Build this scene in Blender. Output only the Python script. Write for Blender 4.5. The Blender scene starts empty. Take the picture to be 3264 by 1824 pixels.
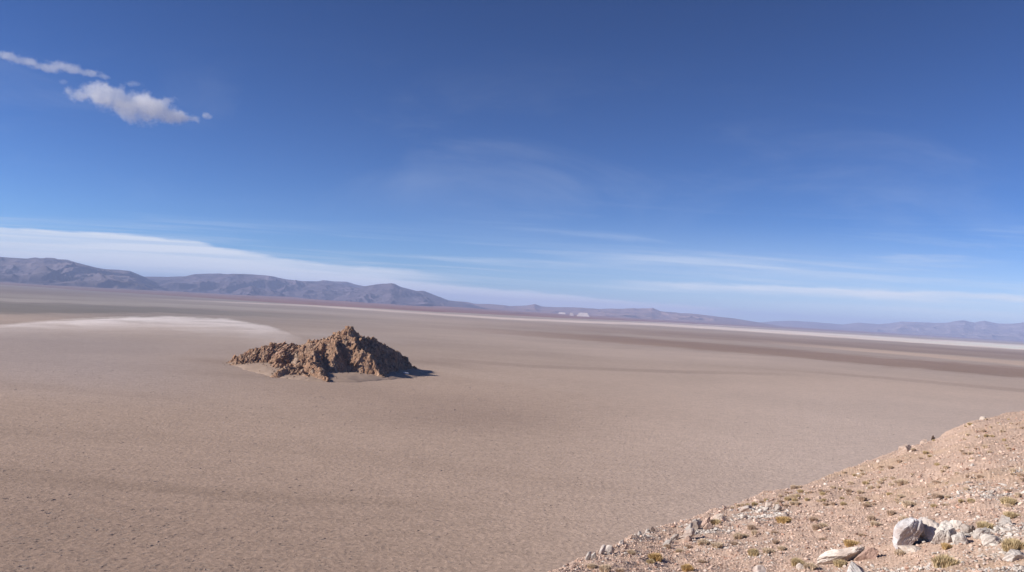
import bpy, math, random
import numpy as np
from mathutils import Matrix, Vector

random.seed(7)
rng = np.random.default_rng(11)
S = bpy.context.scene
COL = S.collection
R = math.radians

# ---------------------------------------------------------------- camera, sky, sun, exposure
W0, H0, FPX = 3264.0, 1824.0, 2716.0
CAMZ = 70.0
cam_d = bpy.data.cameras.new('camera')
cam_d.sensor_width = 36.0
cam_d.lens = 36.0 * FPX / W0
cam_d.clip_start = 0.5
cam_d.clip_end = 400000.0
cam = bpy.data.objects.new('camera', cam_d)
COL.objects.link(cam)
CM = Matrix.Rotation(R(90 + 1.56), 3, 'X') @ Matrix.Rotation(R(3.4), 3, 'Z')
cam.matrix_world = Matrix.Translation((0, 0, CAMZ)) @ CM.to_4x4()
S.camera = cam
CMN = np.array(CM)

SUN_EL, SUN_AZ_BACK = 26.5, 7.0          # the sun stands to the left and a little behind the camera
sun_dir = np.array([-math.cos(R(SUN_AZ_BACK)) * math.cos(R(SUN_EL)), -math.sin(R(SUN_AZ_BACK)) * math.cos(R(SUN_EL)), math.sin(R(SUN_EL))])
sl = bpy.data.lights.new('sun', 'SUN')
sl.energy = 4.9
sl.angle = R(0.53)
sl.color = (1.0, 0.93, 0.84)
so = bpy.data.objects.new('sun', sl)
COL.objects.link(so)
so.rotation_euler = Vector(sun_dir).to_track_quat('Z', 'Y').to_euler()

S.view_settings.view_transform = 'Standard'
S.view_settings.look = 'None'
S.view_settings.gamma = 1.0
S.view_settings.exposure = 0.35
S.render.resolution_x, S.render.resolution_y = 1024, 572
try:
    S.cycles.max_bounces = 18
    S.cycles.diffuse_bounces = 1
    S.cycles.glossy_bounces = 1
    S.cycles.transparent_max_bounces = 8
    S.cycles.volume_bounces = 16
    S.cycles.volume_max_steps = 256
except Exception:
    pass


# ---------------------------------------------------------------- node helpers
class NT:
    def __init__(s, tree):
        s.t = tree; s.n = tree.nodes; s.l = tree.links

    def _in(s, sock, v):
        if v is None: return
        if isinstance(v, bpy.types.NodeSocket): s.l.new(v, sock)
        else: sock.default_value = v

    def math(s, op, a, b=None, c=None, clamp=False):
        m = s.n.new('ShaderNodeMath'); m.operation = op; m.use_clamp = clamp
        s._in(m.inputs[0], a); s._in(m.inputs[1], b)
        if c is not None: s._in(m.inputs[2], c)
        return m.outputs[0]

    def ss(s, v, lo, hi, to0=0.0, to1=1.0):
        m = s.n.new('ShaderNodeMapRange'); m.interpolation_type = 'SMOOTHSTEP'
        s._in(m.inputs[0], v); s._in(m.inputs[1], lo); s._in(m.inputs[2], hi)
        m.inputs[3].default_value = to0; m.inputs[4].default_value = to1
        return m.outputs[0]

    def noise(s, vec, scale, detail=3.0, rough=0.55, dist=0.0):
        m = s.n.new('ShaderNodeTexNoise'); s._in(m.inputs['Vector'], vec)
        m.inputs['Scale'].default_value = scale; m.inputs['Detail'].default_value = detail
        m.inputs['Roughness'].default_value = rough; m.inputs['Distortion'].default_value = dist
        return m.outputs['Fac']

    def voro(s, vec, scale, feature='F1', rnd=1.0):
        m = s.n.new('ShaderNodeTexVoronoi'); m.feature = feature; s._in(m.inputs['Vector'], vec)
        m.inputs['Scale'].default_value = scale; m.inputs['Randomness'].default_value = rnd
        return m.outputs['Distance']

    def mapping(s, vec, scale=(1, 1, 1), rot=(0, 0, 0), loc=(0, 0, 0)):
        m = s.n.new('ShaderNodeMapping'); s._in(m.inputs[0], vec)
        m.inputs['Scale'].default_value = scale; m.inputs['Rotation'].default_value = rot; m.inputs['Location'].default_value = loc
        return m.outputs[0]

    def mix(s, fac, a, b, blend='MIX'):
        m = s.n.new('ShaderNodeMix'); m.data_type = 'RGBA'; m.blend_type = blend
        s._in(m.inputs[0], fac); s._in(m.inputs[6], a); s._in(m.inputs[7], b)
        return m.outputs[2]

    def curve(s, v, pts, x0, x1, y0, y1):
        """float curve through pts (x, y), x in x0..x1, y in y0..y1"""
        nv = s.math('DIVIDE', s.math('SUBTRACT', v, x0), x1 - x0, clamp=True)
        m = s.n.new('ShaderNodeFloatCurve'); s._in(m.inputs['Value'], nv)
        cv = m.mapping.curves[0]
        P = [((x - x0) / (x1 - x0), (y - y0) / (y1 - y0)) for x, y in pts]
        cv.points[0].location = P[0]; cv.points[1].location = P[-1]
        for p in P[1:-1]: cv.points.new(*p)
        for p in cv.points: p.handle_type = 'AUTO_CLAMPED'
        m.mapping.update()
        return s.math('MULTIPLY_ADD', m.outputs[0], y1 - y0, y0)


def srgb(r, g, b):
    def f(c):
        c /= 255.0
        return c / 12.92 if c <= 0.04045 else ((c + 0.055) / 1.055) ** 2.4
    return (f(r), f(g), f(b), 1.0)


# ---------------------------------------------------------------- world: clear high-altitude sky with thin cirrus
world = bpy.data.worlds.new('World')
S.world = world
world.use_nodes = True
wt = NT(world.node_tree)
wt.n.clear()
out = wt.n.new('ShaderNodeOutputWorld'); bg = wt.n.new('ShaderNodeBackground')
sky = wt.n.new('ShaderNodeTexSky'); sky.sky_type = 'NISHITA'; sky.sun_disc = False
sky.sun_elevation = R(SUN_EL)
# Blender: rotation 0 = sun over +Y, turning clockwise seen from above
sky.sun_rotation = math.atan2(sun_dir[0], sun_dir[1])
sky.altitude = 3600.0; sky.air_density = 1.0; sky.dust_density = 0.05; sky.ozone_density = 3.0
bg.inputs[1].default_value = 0.10
tc = wt.n.new('ShaderNodeTexCoord')
sep = wt.n.new('ShaderNodeSeparateXYZ'); wt.l.new(tc.outputs['Generated'], sep.inputs[0])
dy_ = wt.math('MAXIMUM', sep.outputs[1], 0.08)
ca = wt.math('DIVIDE', sep.outputs[0], dy_)          # tangent of azimuth
ce = wt.math('DIVIDE', sep.outputs[2], dy_)          # tangent of elevation
front = wt.ss(sep.outputs[1], 0.1, 0.5)
cv2 = wt.n.new('ShaderNodeCombineXYZ'); wt.l.new(ca, cv2.inputs[0]); wt.l.new(ce, cv2.inputs[1])
cuv = cv2.outputs[0]


def P(u, e):
    """photo column and height above the horizon (photo pixels) -> tangents"""
    return ((u - W0 / 2) / FPX, e / FPX)


streak = wt.noise(wt.mapping(cuv, (2.4, 85, 1), (0, 0, R(-3))), 1.0, 7, 0.62, 0.5)
streak2 = wt.noise(wt.mapping(cuv, (6, 95, 1), (0, 0, R(-2)), (3, 1, 0)), 1.0, 5, 0.6, 0.5)
wobble = wt.math('MULTIPLY', wt.math('SUBTRACT', wt.noise(wt.mapping(cuv, (9, 60, 1)), 1.0, 4, 0.6), 0.5), 0.016)


def bank(pts, soft, fade, amount, xin, xout, k=streak):
    """cirrus sheet: an upper edge, fading away downwards; xin / xout = where it starts and ends"""
    PP = [P(*p) for p in pts]
    e = wt.curve(ca, PP, PP[0][0], PP[-1][0], -0.02, 0.2)
    d = wt.math('ADD', wt.math('SUBTRACT', e, ce), wobble)          # > 0 below the edge
    a = wt.ss(d, 0.0, soft)
    if fade: a = wt.math('MULTIPLY', a, wt.ss(d, fade, fade * 0.3))
    a = wt.math('MULTIPLY', a, wt.ss(ca, P(xin[0], 0)[0], P(xin[1], 0)[0]))
    a = wt.math('MULTIPLY', a, wt.ss(ca, P(xout[1], 0)[0], P(xout[0], 0)[0]))
    return wt.math('MULTIPLY', wt.math('MULTIPLY', a, amount), wt.ss(k, 0.36, 0.6, 0.62, 1.0))


layers = [
    bank([(-900, 185), (0, 172), (317, 168), (608, 163), (700, 148), (824, 132), (1077, 116), (1457, 101), (1700, 92)], 0.005, 0.062, 1.0, (-1600, -900), (1150, 1560)),
    bank([(-900, 118), (0, 106), (400, 108), (824, 96), (1200, 84), (1457, 70), (1774, 60), (2268, 50), (2400, 48)], 0.007, 0.034, 1.0, (-1600, -900), (2100, 2400)),
    bank([(900, 96), (1200, 84), (1457, 70), (1774, 60), (2268, 50), (2400, 48)], 0.004, 0.022, 0.9, (950, 1350), (2150, 2380)),
    bank([(1700, 112), (1977, 117), (2344, 128), (2661, 134), (3264, 150), (4200, 170)], 0.005, 0.016, 0.95, (1850, 2250), (3300, 4200), streak2),
    bank([(1300, 60), (2000, 84), (2600, 92), (3264, 104), (4200, 120)], 0.012, 0.05, 0.35, (1900, 2900), (3600, 4300)),
]
cl = layers[0]
for L in layers[1:]:
    cl = wt.math('SUBTRACT', wt.math('ADD', cl, L), wt.math('MULTIPLY', cl, L))
# faint wisps fanning out over the right half and a veil high in the middle
w1 = wt.noise(wt.mapping(cuv, (2.6, 46, 1), (0, 0, R(-4)), (2.4, 9.7, 0)), 1.0, 7, 0.62, 0.4)
w1 = wt.math('MULTIPLY', wt.ss(w1, 0.46, 0.76), 0.5)
w1 = wt.math('MULTIPLY', w1, wt.math('MULTIPLY', wt.ss(ce, 0.155, 0.09), wt.ss(ce, 0.03, 0.07)))
w1 = wt.math('MULTIPLY', w1, wt.ss(ca, -0.15, 0.3))
w2 = wt.noise(wt.mapping(cuv, (3.2, 9, 1), (0, 0, R(22)), (1, 7, 0)), 1.0, 7, 0.6, 0.6)
w2 = wt.math('MULTIPLY', wt.ss(w2, 0.45, 0.8), 0.12)
w2 = wt.math('MULTIPLY', w2, wt.math('MULTIPLY', wt.ss(ce, 0.32, 0.2), wt.ss(ce, 0.08, 0.15)))
w3 = wt.math('MULTIPLY', wt.math('MULTIPLY', wt.ss(streak, 0.45, 0.7), 0.4), wt.math('MULTIPLY', wt.ss(ce, 0.1, 0.05), wt.ss(ce, 0.0, 0.02)))
for L in (w1, w2, w3):
    cl = wt.math('SUBTRACT', wt.math('ADD', cl, L), wt.math('MULTIPLY', cl, L))
veil = wt.math('MULTIPLY', wt.math('MULTIPLY', wt.ss(ce, 0.13, 0.01), 0.42), wt.ss(ca, -0.25, 0.45))
cl = wt.math('SUBTRACT', wt.math('ADD', cl, veil), wt.math('MULTIPLY', cl, veil))
cl = wt.math('MULTIPLY', cl, front)
# the deep blue of the thin air at 3600 m
gm = wt.n.new('ShaderNodeGamma'); wt.l.new(sky.outputs[0], gm.inputs[0]); gm.inputs[1].default_value = 1.47
deep = wt.mix(1.0, gm.outputs[0], (0.252, 0.302, 0.368, 1), 'MULTIPLY')
skyc = wt.mix(cl, deep, (6.1, 6.6, 7.4, 1))
wt.l.new(skyc, bg.inputs[0]); wt.l.new(bg.outputs[0], out.inputs[0])


# ---------------------------------------------------------------- geometry of the view
def ray(u, v):
    d = CMN @ np.array([(u - W0 / 2) / FPX, -(v - H0 / 2) / FPX, -1.0])
    return d / math.hypot(d[0], d[1])         # unit horizontal length


def ground(u, v, z=0.0):
    d = ray(u, v)
    r = (z - CAMZ) / d[2]
    return d[0] * r, d[1] * r


def at(u, v, r):
    d = ray(u, v)
    return np.array([d[0] * r, d[1] * r, CAMZ + d[2] * r])


def project(X, Y, Z):
    Q = np.stack([X, Y, Z - CAMZ], -1) @ CMN
    w = np.where(Q[..., 2] < -1e-3, -Q[..., 2], np.nan)
    return W0 / 2 + Q[..., 0] / w * FPX, H0 / 2 - Q[..., 1] / w * FPX


# ---------------------------------------------------------------- numpy noise
def _h(ix, iy, s):
    n = (ix * 374761393 + iy * 668265263 + s * 1442695041) & 0xFFFFFFFF
    n = ((n ^ (n >> 13)) * 1274126177) & 0xFFFFFFFF
    n = ((n ^ (n >> 16)) * 2246822519) & 0xFFFFFFFF
    return ((n ^ (n >> 15)) & 0xFFFFFF) / float(0x1000000)


def pn(x, y, s=0):
    x = np.asarray(x, float); y = np.asarray(y, float)
    ix = np.floor(x).astype(np.int64); iy = np.floor(y).astype(np.int64)
    fx = x - ix; fy = y - iy
    ux = fx * fx * fx * (fx * (fx * 6 - 15) + 10); uy = fy * fy * fy * (fy * (fy * 6 - 15) + 10)
    def g(dx, dy):
        a = _h(ix + dx, iy + dy, s) * 2 * np.pi
        return np.cos(a) * (fx - dx) + np.sin(a) * (fy - dy)
    a = g(0, 0); b = g(1, 0); c = g(0, 1); d = g(1, 1)
    return ((a + (b - a) * ux) * (1 - uy) + (c + (d - c) * ux) * uy) * 1.5


def fbm(x, y, o=4, s=0, gain=0.5):
    t = 0; a = 1.0; f = 1.0
    for k in range(o):
        t = t + a * pn(x * f + 17.3 * k, y * f - 9.1 * k, s + k); a *= gain; f *= 2.03
    return t


def ridged(x, y, o=5, s=0, gain=0.55):
    t = 0; a = 1.0; f = 1.0; n = 0; w = 1.0
    for k in range(o):
        v = (1 - np.abs(pn(x * f + 7.7 * k, y * f + 3.3 * k, s + k)) * 1.6).clip(0, 1) ** 2
        t = t + a * v * w; n += a; w = (v * 1.4).clip(0, 1); a *= gain; f *= 2.1
    return t / n


def worley(x, y, s=0):
    ix = np.floor(x).astype(np.int64); iy = np.floor(y).astype(np.int64)
    d1 = np.full(x.shape, 9.0); d2 = np.full(x.shape, 9.0); cid = np.zeros(x.shape)
    for dx in (-1, 0, 1):
        for dy in (-1, 0, 1):
            cx = ix + dx; cy = iy + dy
            px = cx + _h(cx, cy, s); py = cy + _h(cx, cy, s + 91)
            d = np.hypot(px - x, py - y)
            nearer = d < d1
            d2 = np.where(nearer, d1, np.minimum(d2, d)); cid = np.where(nearer, _h(cx, cy, s + 33), cid)
            d1 = np.where(nearer, d, d1)
    return d1, d2, cid


def cells(x, y, s=0):
    ix = np.floor(x).astype(np.int64); iy = np.floor(y).astype(np.int64)
    d1 = np.full(np.shape(x), 9.0); ci = np.zeros(np.shape(x)); ex = np.zeros(np.shape(x)); ey = np.zeros(np.shape(x))
    for dx in (-1, 0, 1):
        for dy in (-1, 0, 1):
            cx = ix + dx; cy = iy + dy
            ax_ = x - cx - .1 - .8 * _h(cx, cy, s); ay_ = y - cy - .1 - .8 * _h(cx, cy, s + 91)
            d = np.hypot(ax_, ay_); nr = d < d1
            ci = np.where(nr, _h(cx, cy, s + 33), ci); ex = np.where(nr, ax_, ex); ey = np.where(nr, ay_, ey); d1 = np.where(nr, d, d1)
    return ci, ex, ey


def sstep(x, a, b):
    t = ((x - a) / (b - a)).clip(0, 1)
    return t * t * (3 - 2 * t)


# ---------------------------------------------------------------- mesh helpers
def mk(name, V, F, material, col=None, parent=None, smooth=False, **props):
    """V (n,3), F (m,k) -> one mesh object"""
    V = np.ascontiguousarray(V, dtype=np.float32); F = np.ascontiguousarray(F, dtype=np.int32)
    me = bpy.data.meshes.new(name)
    m, k = F.shape
    me.vertices.add(len(V)); me.vertices.foreach_set('co', V.ravel())
    me.loops.add(m * k); me.loops.foreach_set('vertex_index', F.ravel())
    me.polygons.add(m)
    me.polygons.foreach_set('loop_start', np.arange(0, m * k, k, dtype=np.int32))
    me.polygons.foreach_set('loop_total', np.full(m, k, dtype=np.int32))
    me.polygons.foreach_set('use_smooth', np.full(m, bool(smooth)))
    if col is not None:
        a = me.attributes.new('Col', 'FLOAT_COLOR', 'POINT')
        c = np.ones((len(V), 4), dtype=np.float32); c[:, :3] = col
        a.data.foreach_set('color', c.ravel())
    me.update(calc_edges=True)
    me.materials.append(material)
    o = bpy.data.objects.new(name, me); COL.objects.link(o)
    if parent: o.parent = parent
    for a_, b_ in props.items(): o[a_] = b_
    return o


def gridf(nr, nc):
    i = np.arange(nr - 1)[:, None] * nc + np.arange(nc - 1)[None, :]
    return np.stack([i, i + 1, i + nc + 1, i + nc], -1).reshape(-1, 4)


def ico(sub):
    import bmesh
    bm = bmesh.new(); bmesh.ops.create_icosphere(bm, subdivisions=sub, radius=1.0)
    V = np.array([v.co[:] for v in bm.verts]); F = np.array([[v.index for v in f.verts] for f in bm.faces])
    bm.free()
    return V, F


ICO1, ICO2, ICO3, ICO5 = ico(1), ico(2), ico(3), ico(5)


def rock(base, seed, scale=(1, 1, 1), cuts=9, rough=0.04, dmin=0.55, dmax=0.9):
    """an angular stone: a ball cut by random planes, then roughened; it stands on z = 0 with a little of it below"""
    g = np.random.default_rng(seed)
    V, F = base[0].copy(), base[1]
    for _ in range(cuts):
        n = g.normal(size=3); n /= np.linalg.norm(n)
        d = g.uniform(dmin, dmax)
        V -= np.maximum(V @ n - d, 0)[:, None] * n
    if rough:
        nrm = V / np.linalg.norm(V, axis=1)[:, None]
        q = V * 2.4 + seed % 97
        n1 = fbm(q[:, 0] + q[:, 2] * .7, q[:, 1] - q[:, 2] * .6, 5, seed % 50, 0.6)
        V += nrm * (n1 * rough)[:, None]
    return V * np.array(scale), F


# ---------------------------------------------------------------- materials
def base_mat(name):
    m = bpy.data.materials.new(name); m.use_nodes = True
    t = NT(m.node_tree)
    b = m.node_tree.nodes['Principled BSDF']
    b.inputs['Roughness'].default_value = 0.95
    b.inputs['Specular IOR Level'].default_value = 0.12
    tcn = t.n.new('ShaderNodeTexCoord'); geo = t.n.new('ShaderNodeNewGeometry')
    return m, t, b, tcn.outputs['Object'], geo.outputs['Position']


def bump(t, b, h, strength, dist):
    n = t.n.new('ShaderNodeBump'); n.inputs['Strength'].default_value = strength; n.inputs['Distance'].default_value = dist
    t.l.new(h, n.inputs['Height']); t.l.new(n.outputs[0], b.inputs['Normal'])


def attr_mat(name, scales, var=0.25, bump_s=0.6, bump_d=0.05, tint=None):
    """colour from the mesh's own colour attribute, broken up by noise at the given scales (1/m)"""
    m, t, b, oc, pos = base_mat(name)
    at_ = t.n.new('ShaderNodeAttribute'); at_.attribute_name = 'Col'
    c = at_.outputs['Color']
    hs = None
    for i, sc in enumerate(scales):
        f = t.noise(pos, sc, 5, 0.65)
        k = t.ss(f, 0.3, 0.7, 1 - var, 1 + var)
        cc = t.n.new('ShaderNodeCombineXYZ')
        for q in range(3): t.l.new(k, cc.inputs[q])
        c = t.mix(1.0, c, cc.outputs[0], 'MULTIPLY')
        hs = f if hs is None else t.math('MULTIPLY_ADD', f, 0.5 ** i, hs)
    if tint:
        c = t.mix(t.ss(t.noise(pos, tint[1], 4, 0.6), 0.45, 0.65), c, t.mix(0.5, c, tint[0]))
    t.l.new(c, b.inputs['Base Color'])
    bump(t, b, hs, bump_s, bump_d)
    return m


def tag(o, label=None, category=None, group=None, kind=None):
    if label: o['label'] = label
    if category: o['category'] = category
    if group: o['group'] = group
    if kind: o['kind'] = kind
    return o


# ================================================================ SALT FLAT
HOR = lambda u: 889 + 0.0594 * u


def theta_set(fine_lo, fine_hi, nf, nc):
    a = np.linspace(R(fine_lo), R(fine_hi), nf)
    b = np.linspace(R(fine_hi), R(fine_lo + 360), nc)[1:]
    return np.concatenate([a, b])


th = theta_set(-36, 36, 720, 90)
rr = np.exp(np.linspace(math.log(60), math.log(58000), 900))
rr = np.concatenate([[1.0], rr])
TH, RR = np.meshgrid(th, rr)
GX, GY = np.sin(TH) * RR, np.cos(TH) * RR
U, V_ = project(GX, GY, np.zeros_like(GX))
infront = (GY > 1) & np.isfinite(U)
U = np.where(infront, U, 9999.0); V_ = np.where(infront, V_, 9999.0)
U = U.clip(-3000, 6000)
h = np.where(infront, (V_ - HOR(U)).clip(0.1, 3000), 400.0)       # how far below the horizon a patch of ground lies


def band(pts, hw_pts, hard=0.6):
    """soft streak of ground along pts (column, depth below the horizon)"""
    c = np.interp(U, [p[0] for p in pts], [p[1] for p in pts])
    w = np.interp(U, [p[0] for p in hw_pts], [p[1] for p in hw_pts])
    wob = 0.25 * w * fbm(GX / (RR * .03), np.log(RR) * 30, 3, 5)
    return 1 - sstep(np.abs(h - c + wob), w * hard, w * 1.35)


def ramp_u(a, b): return sstep(U, a, b)


# greys of dried salt and mud: base, brown and pale
base = np.array([0.335, 0.272, 0.232])
colf = np.broadcast_to(base, GX.shape + (3,)).copy()


def lay(mask, c):
    global colf
    colf = colf + mask[..., None] * (np.array(c) - colf)


bign = fbm(GX / 900, GY / 900, 4, 21)
# tone by region
lay(sstep(h, 300, 60) * 0.9, (0.325, 0.285, 0.265))
lay(sstep(h, 130, 60) * sstep(U, 1500, 300), (0.245, 0.235, 0.235))
lay(sstep(U, 1000, 2900) * sstep(h, 80, 170) * 0.85, (0.43, 0.365, 0.325))
lay(sstep(U, 1100, 200) * sstep(h, 130, 190) * sstep(h, 420, 250) * 0.6, (0.32, 0.297, 0.312))
lay(sstep(U, 1700, 3000) * sstep(h, 150, 260) * 0.75, (0.425, 0.372, 0.345))
lay(sstep(h, 330, 800) * sstep(U, 2100, 300) * 0.8, (0.255, 0.200, 0.168))
# far dark tone on the left
lay(band([(-600, 100), (0, 92), (500, 70), (1000, 62), (1500, 60)], [(-600, 22), (0, 20), (500, 9), (1500, 6)]) * sstep(U, 1500, 300) * 0.75, (0.15, 0.15, 0.148))
lay(band([(-600, 72), (0, 66), (555, 52), (900, 46), (1500, 44)], [(-600, 5), (1500, 5)]) * sstep(U, 1500, 600) * 0.55, (0.34, 0.33, 0.33))
lay(band([(-600, 36), (0, 34), (800, 24), (1000, 22)], [(-600, 15), (0, 14), (700, 5)]) * sstep(U, 900, 500) * 0.7, (0.21, 0.19, 0.195))
# brown streaks on the right and in the middle
lay(band([(1300, 70), (2000, 78), (2491, 87), (2785, 97), (3264, 107), (4000, 120)], [(1300, 6), (2000, 11), (2785, 14), (3264, 18)]) * ramp_u(1200, 2100) * 0.9, (0.235, 0.178, 0.150))
lay(band([(1200, 50), (2000, 48), (2600, 50), (3264, 52), (4000, 60)], [(1200, 8), (2600, 11), (3264, 13)]) * ramp_u(1300, 2300) * 0.8, (0.255, 0.205, 0.182))
lay(band([(2200, 50), (2638, 61), (3264, 76), (4000, 90)], [(2200, 3), (3264, 7)]) * ramp_u(2300, 2900) * 0.8, (0.46, 0.38, 0.32))
lay(band([(1300, 105), (2000, 120), (2491, 118), (3264, 138), (4000, 150)], [(1300, 16), (3264, 16)]) * ramp_u(1100, 2000) * 0.5, (0.41, 0.355, 0.325))
lay(band([(2400, 140), (2800, 148), (3264, 163), (4000, 180)], [(2400, 3), (3264, 6)]) * ramp_u(2300, 2800) * 0.5, (0.29, 0.24, 0.215))
lay(band([(1300, 172), (1700, 178), (2100, 170), (2491, 156), (2700, 155)], [(1300, 5), (2491, 5)]) * ramp_u(1250, 1500) * sstep(U, 2750, 2200) * 0.5, (0.27, 0.225, 0.20))
lay(band([(1340, 197), (1500, 215), (1800, 235), (2200, 260)], [(1340, 10), (2200, 22)]) * ramp_u(1250, 1450) * sstep(U, 2300, 1700) * 0.35, (0.40, 0.34, 0.305))
# paler and darker rings of ground round the rock island
lay(np.exp(-((U - 1450) / 330) ** 2 - ((h - 345) / 62) ** 2) * 0.65, (0.245, 0.195, 0.168))
lay(np.exp(-((U - 1100) / 260) ** 2 - ((h - 300) / 30) ** 2) * 0.55, (0.265, 0.212, 0.182))
lay(np.exp(-((U - 700) / 130) ** 2 - ((h - 222) / 10) ** 2) * 0.6, (0.25, 0.205, 0.18))
lay(np.exp(-((U - 800) / 200) ** 2 - ((h - 262) / 9) ** 2) * 0.45, (0.25, 0.205, 0.18))
lay(np.exp(-((U - 1380) / 130) ** 2 - ((h - 186) / 9) ** 2) * 0.6, (0.25, 0.205, 0.18))
lay(np.exp(-((U - 1080) / 190) ** 2 - ((h - 120) / 14) ** 2) * 0.35, (0.40, 0.38, 0.385))
# faint dark lanes crossing the near ground
for (u0, h0, u1, h1, w_, a_) in ((-200, 600, 1000, 660, 20, .3), (300, 640, 1500, 640, 18, .25), (-300, 330, 700, 350, 14, .15), (900, 480, 2100, 560, 30, .14)):
    lay(band([(u0, h0), (u1, h1)], [(u0, w_), (u1, w_)], 0.1) * sstep(U, u1 + 200, u1 - 300) * a_, (0.20, 0.158, 0.13))
# the bright salt crescent on the left: sharp far edge, fading towards the camera
e = np.interp(U, [-900, 0, 213, 427, 555, 726, 854, 909, 980], [190, 146, 118, 95, 87, 84, 98, 113, 140])
e = e + 3.6 * fbm(GX / 28, GY / 110, 5, 8, .6)
wd = np.interp(U, [-600, 0, 300, 600, 900], [12, 18, 28, 36, 40])
cres = sstep(h, e - 3.0, e + 5.5) * np.exp(-((h - e).clip(0) / wd) ** 1.4) * sstep(U, 1020, 820)
cres = cres * (0.72 + 0.5 * sstep(fbm(GX / 90, GY / 160, 4, 18, .6), -.5, .5)).clip(0, 1)
lay(cres * np.interp(U, [-900, 0, 350, 700, 950], [.45, .6, .9, .9, .45]), (0.74, 0.735, 0.77))
# the white shore along the far side
sh = band([(300, 38), (640, 33), (1000, 27), (1600, 31), (1900, 26), (2100, 21), (2491, 22), (3264, 25), (4200, 30)],
          [(300, 1.5), (800, 2.2), (1100, 2.8), (1600, 3.2), (2100, 4), (2491, 5.5), (3264, 8.0)])
sh = sh * (0.7 + 0.5 * sstep(fbm(GX / 500, GY / 900, 4, 28, .6), -.5, .4)).clip(0, 1)
lay(sh * sstep(U, 250, 1000) * np.interp(U, [900, 1300, 1800, 2500, 3264], [.38, .45, .55, .85, 1.0]), (0.76, 0.69, 0.65))
lay(band([(1100, 17), (1726, 16.5), (2200, 12.5), (2500, 12)], [(1100, 1.1), (2500, 1.4)]) * ramp_u(1350, 1700) * sstep(U, 2500, 2200) * .7, (0.66, 0.58, 0.55))
# wide soft mottling
colf *= (1 + 0.10 * bign + 0.05 * fbm(GX / 140, GY / 140, 4, 3))[..., None]
colf = (colf * np.array([1.34, 1.215, 1.10])).clip(0.03, 0.86)

m, t, b, oc, pos = base_mat('dry_salt_mud')
a_ = t.n.new('ShaderNodeAttribute'); a_.attribute_name = 'Col'
n1 = t.noise(pos, 0.55, 6, 0.7)
n2 = t.noise(t.mapping(pos, (0.10, 0.16, 1)), 1.0, 5, 0.65)
n3 = t.noise(t.mapping(pos, (0.9, 1.6, 1), (0, 0, R(12))), 1.0, 5, 0.7, 0.6)
patch = t.ss(t.noise(t.mapping(pos, (0.014, 0.008, 1)), 1.0, 4, 0.6, 0.8), 0.38, 0.62)
crk = t.math('SUBTRACT', 1.0, t.math('MULTIPLY', t.ss(n3, 0.46, 0.28), t.math('MULTIPLY_ADD', patch, 0.30, 0.06)))
k = t.math('MULTIPLY', t.ss(n1, 0.32, 0.68, 0.84, 1.14), t.math('MULTIPLY', t.ss(n2, 0.3, 0.7, 0.92, 1.07), crk))
cc = t.n.new('ShaderNodeCombineXYZ')
for q in range(3): t.l.new(k, cc.inputs[q])
t.l.new(t.mix(1.0, a_.outputs['Color'], cc.outputs[0], 'MULTIPLY'), b.inputs['Base Color'])
hh = t.math('MULTIPLY_ADD', n3, 0.8, t.math('MULTIPLY_ADD', t.voro(pos, 0.5), 0.5, n1))
bump(t, b, hh, 0.62, 0.45)
M_flat = m
GZ = np.zeros_like(GX)
flat = mk('salt_flat', np.stack([GX, GY, GZ], -1).reshape(-1, 3), gridf(*GX.shape)[:, ::-1], M_flat, colf.reshape(-1, 3), smooth=True)
tag(flat, 'broad dry salt flat with a pale crescent and a white far shore', 'salt flat', kind='structure')
del colf, U, V_, h

# upturned salt plates: small wedges that throw the dark dashes seen all over the near flat
M_plate = attr_mat('salt_crust', (1.5,), 0.15, 0.3, 0.03)


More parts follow.
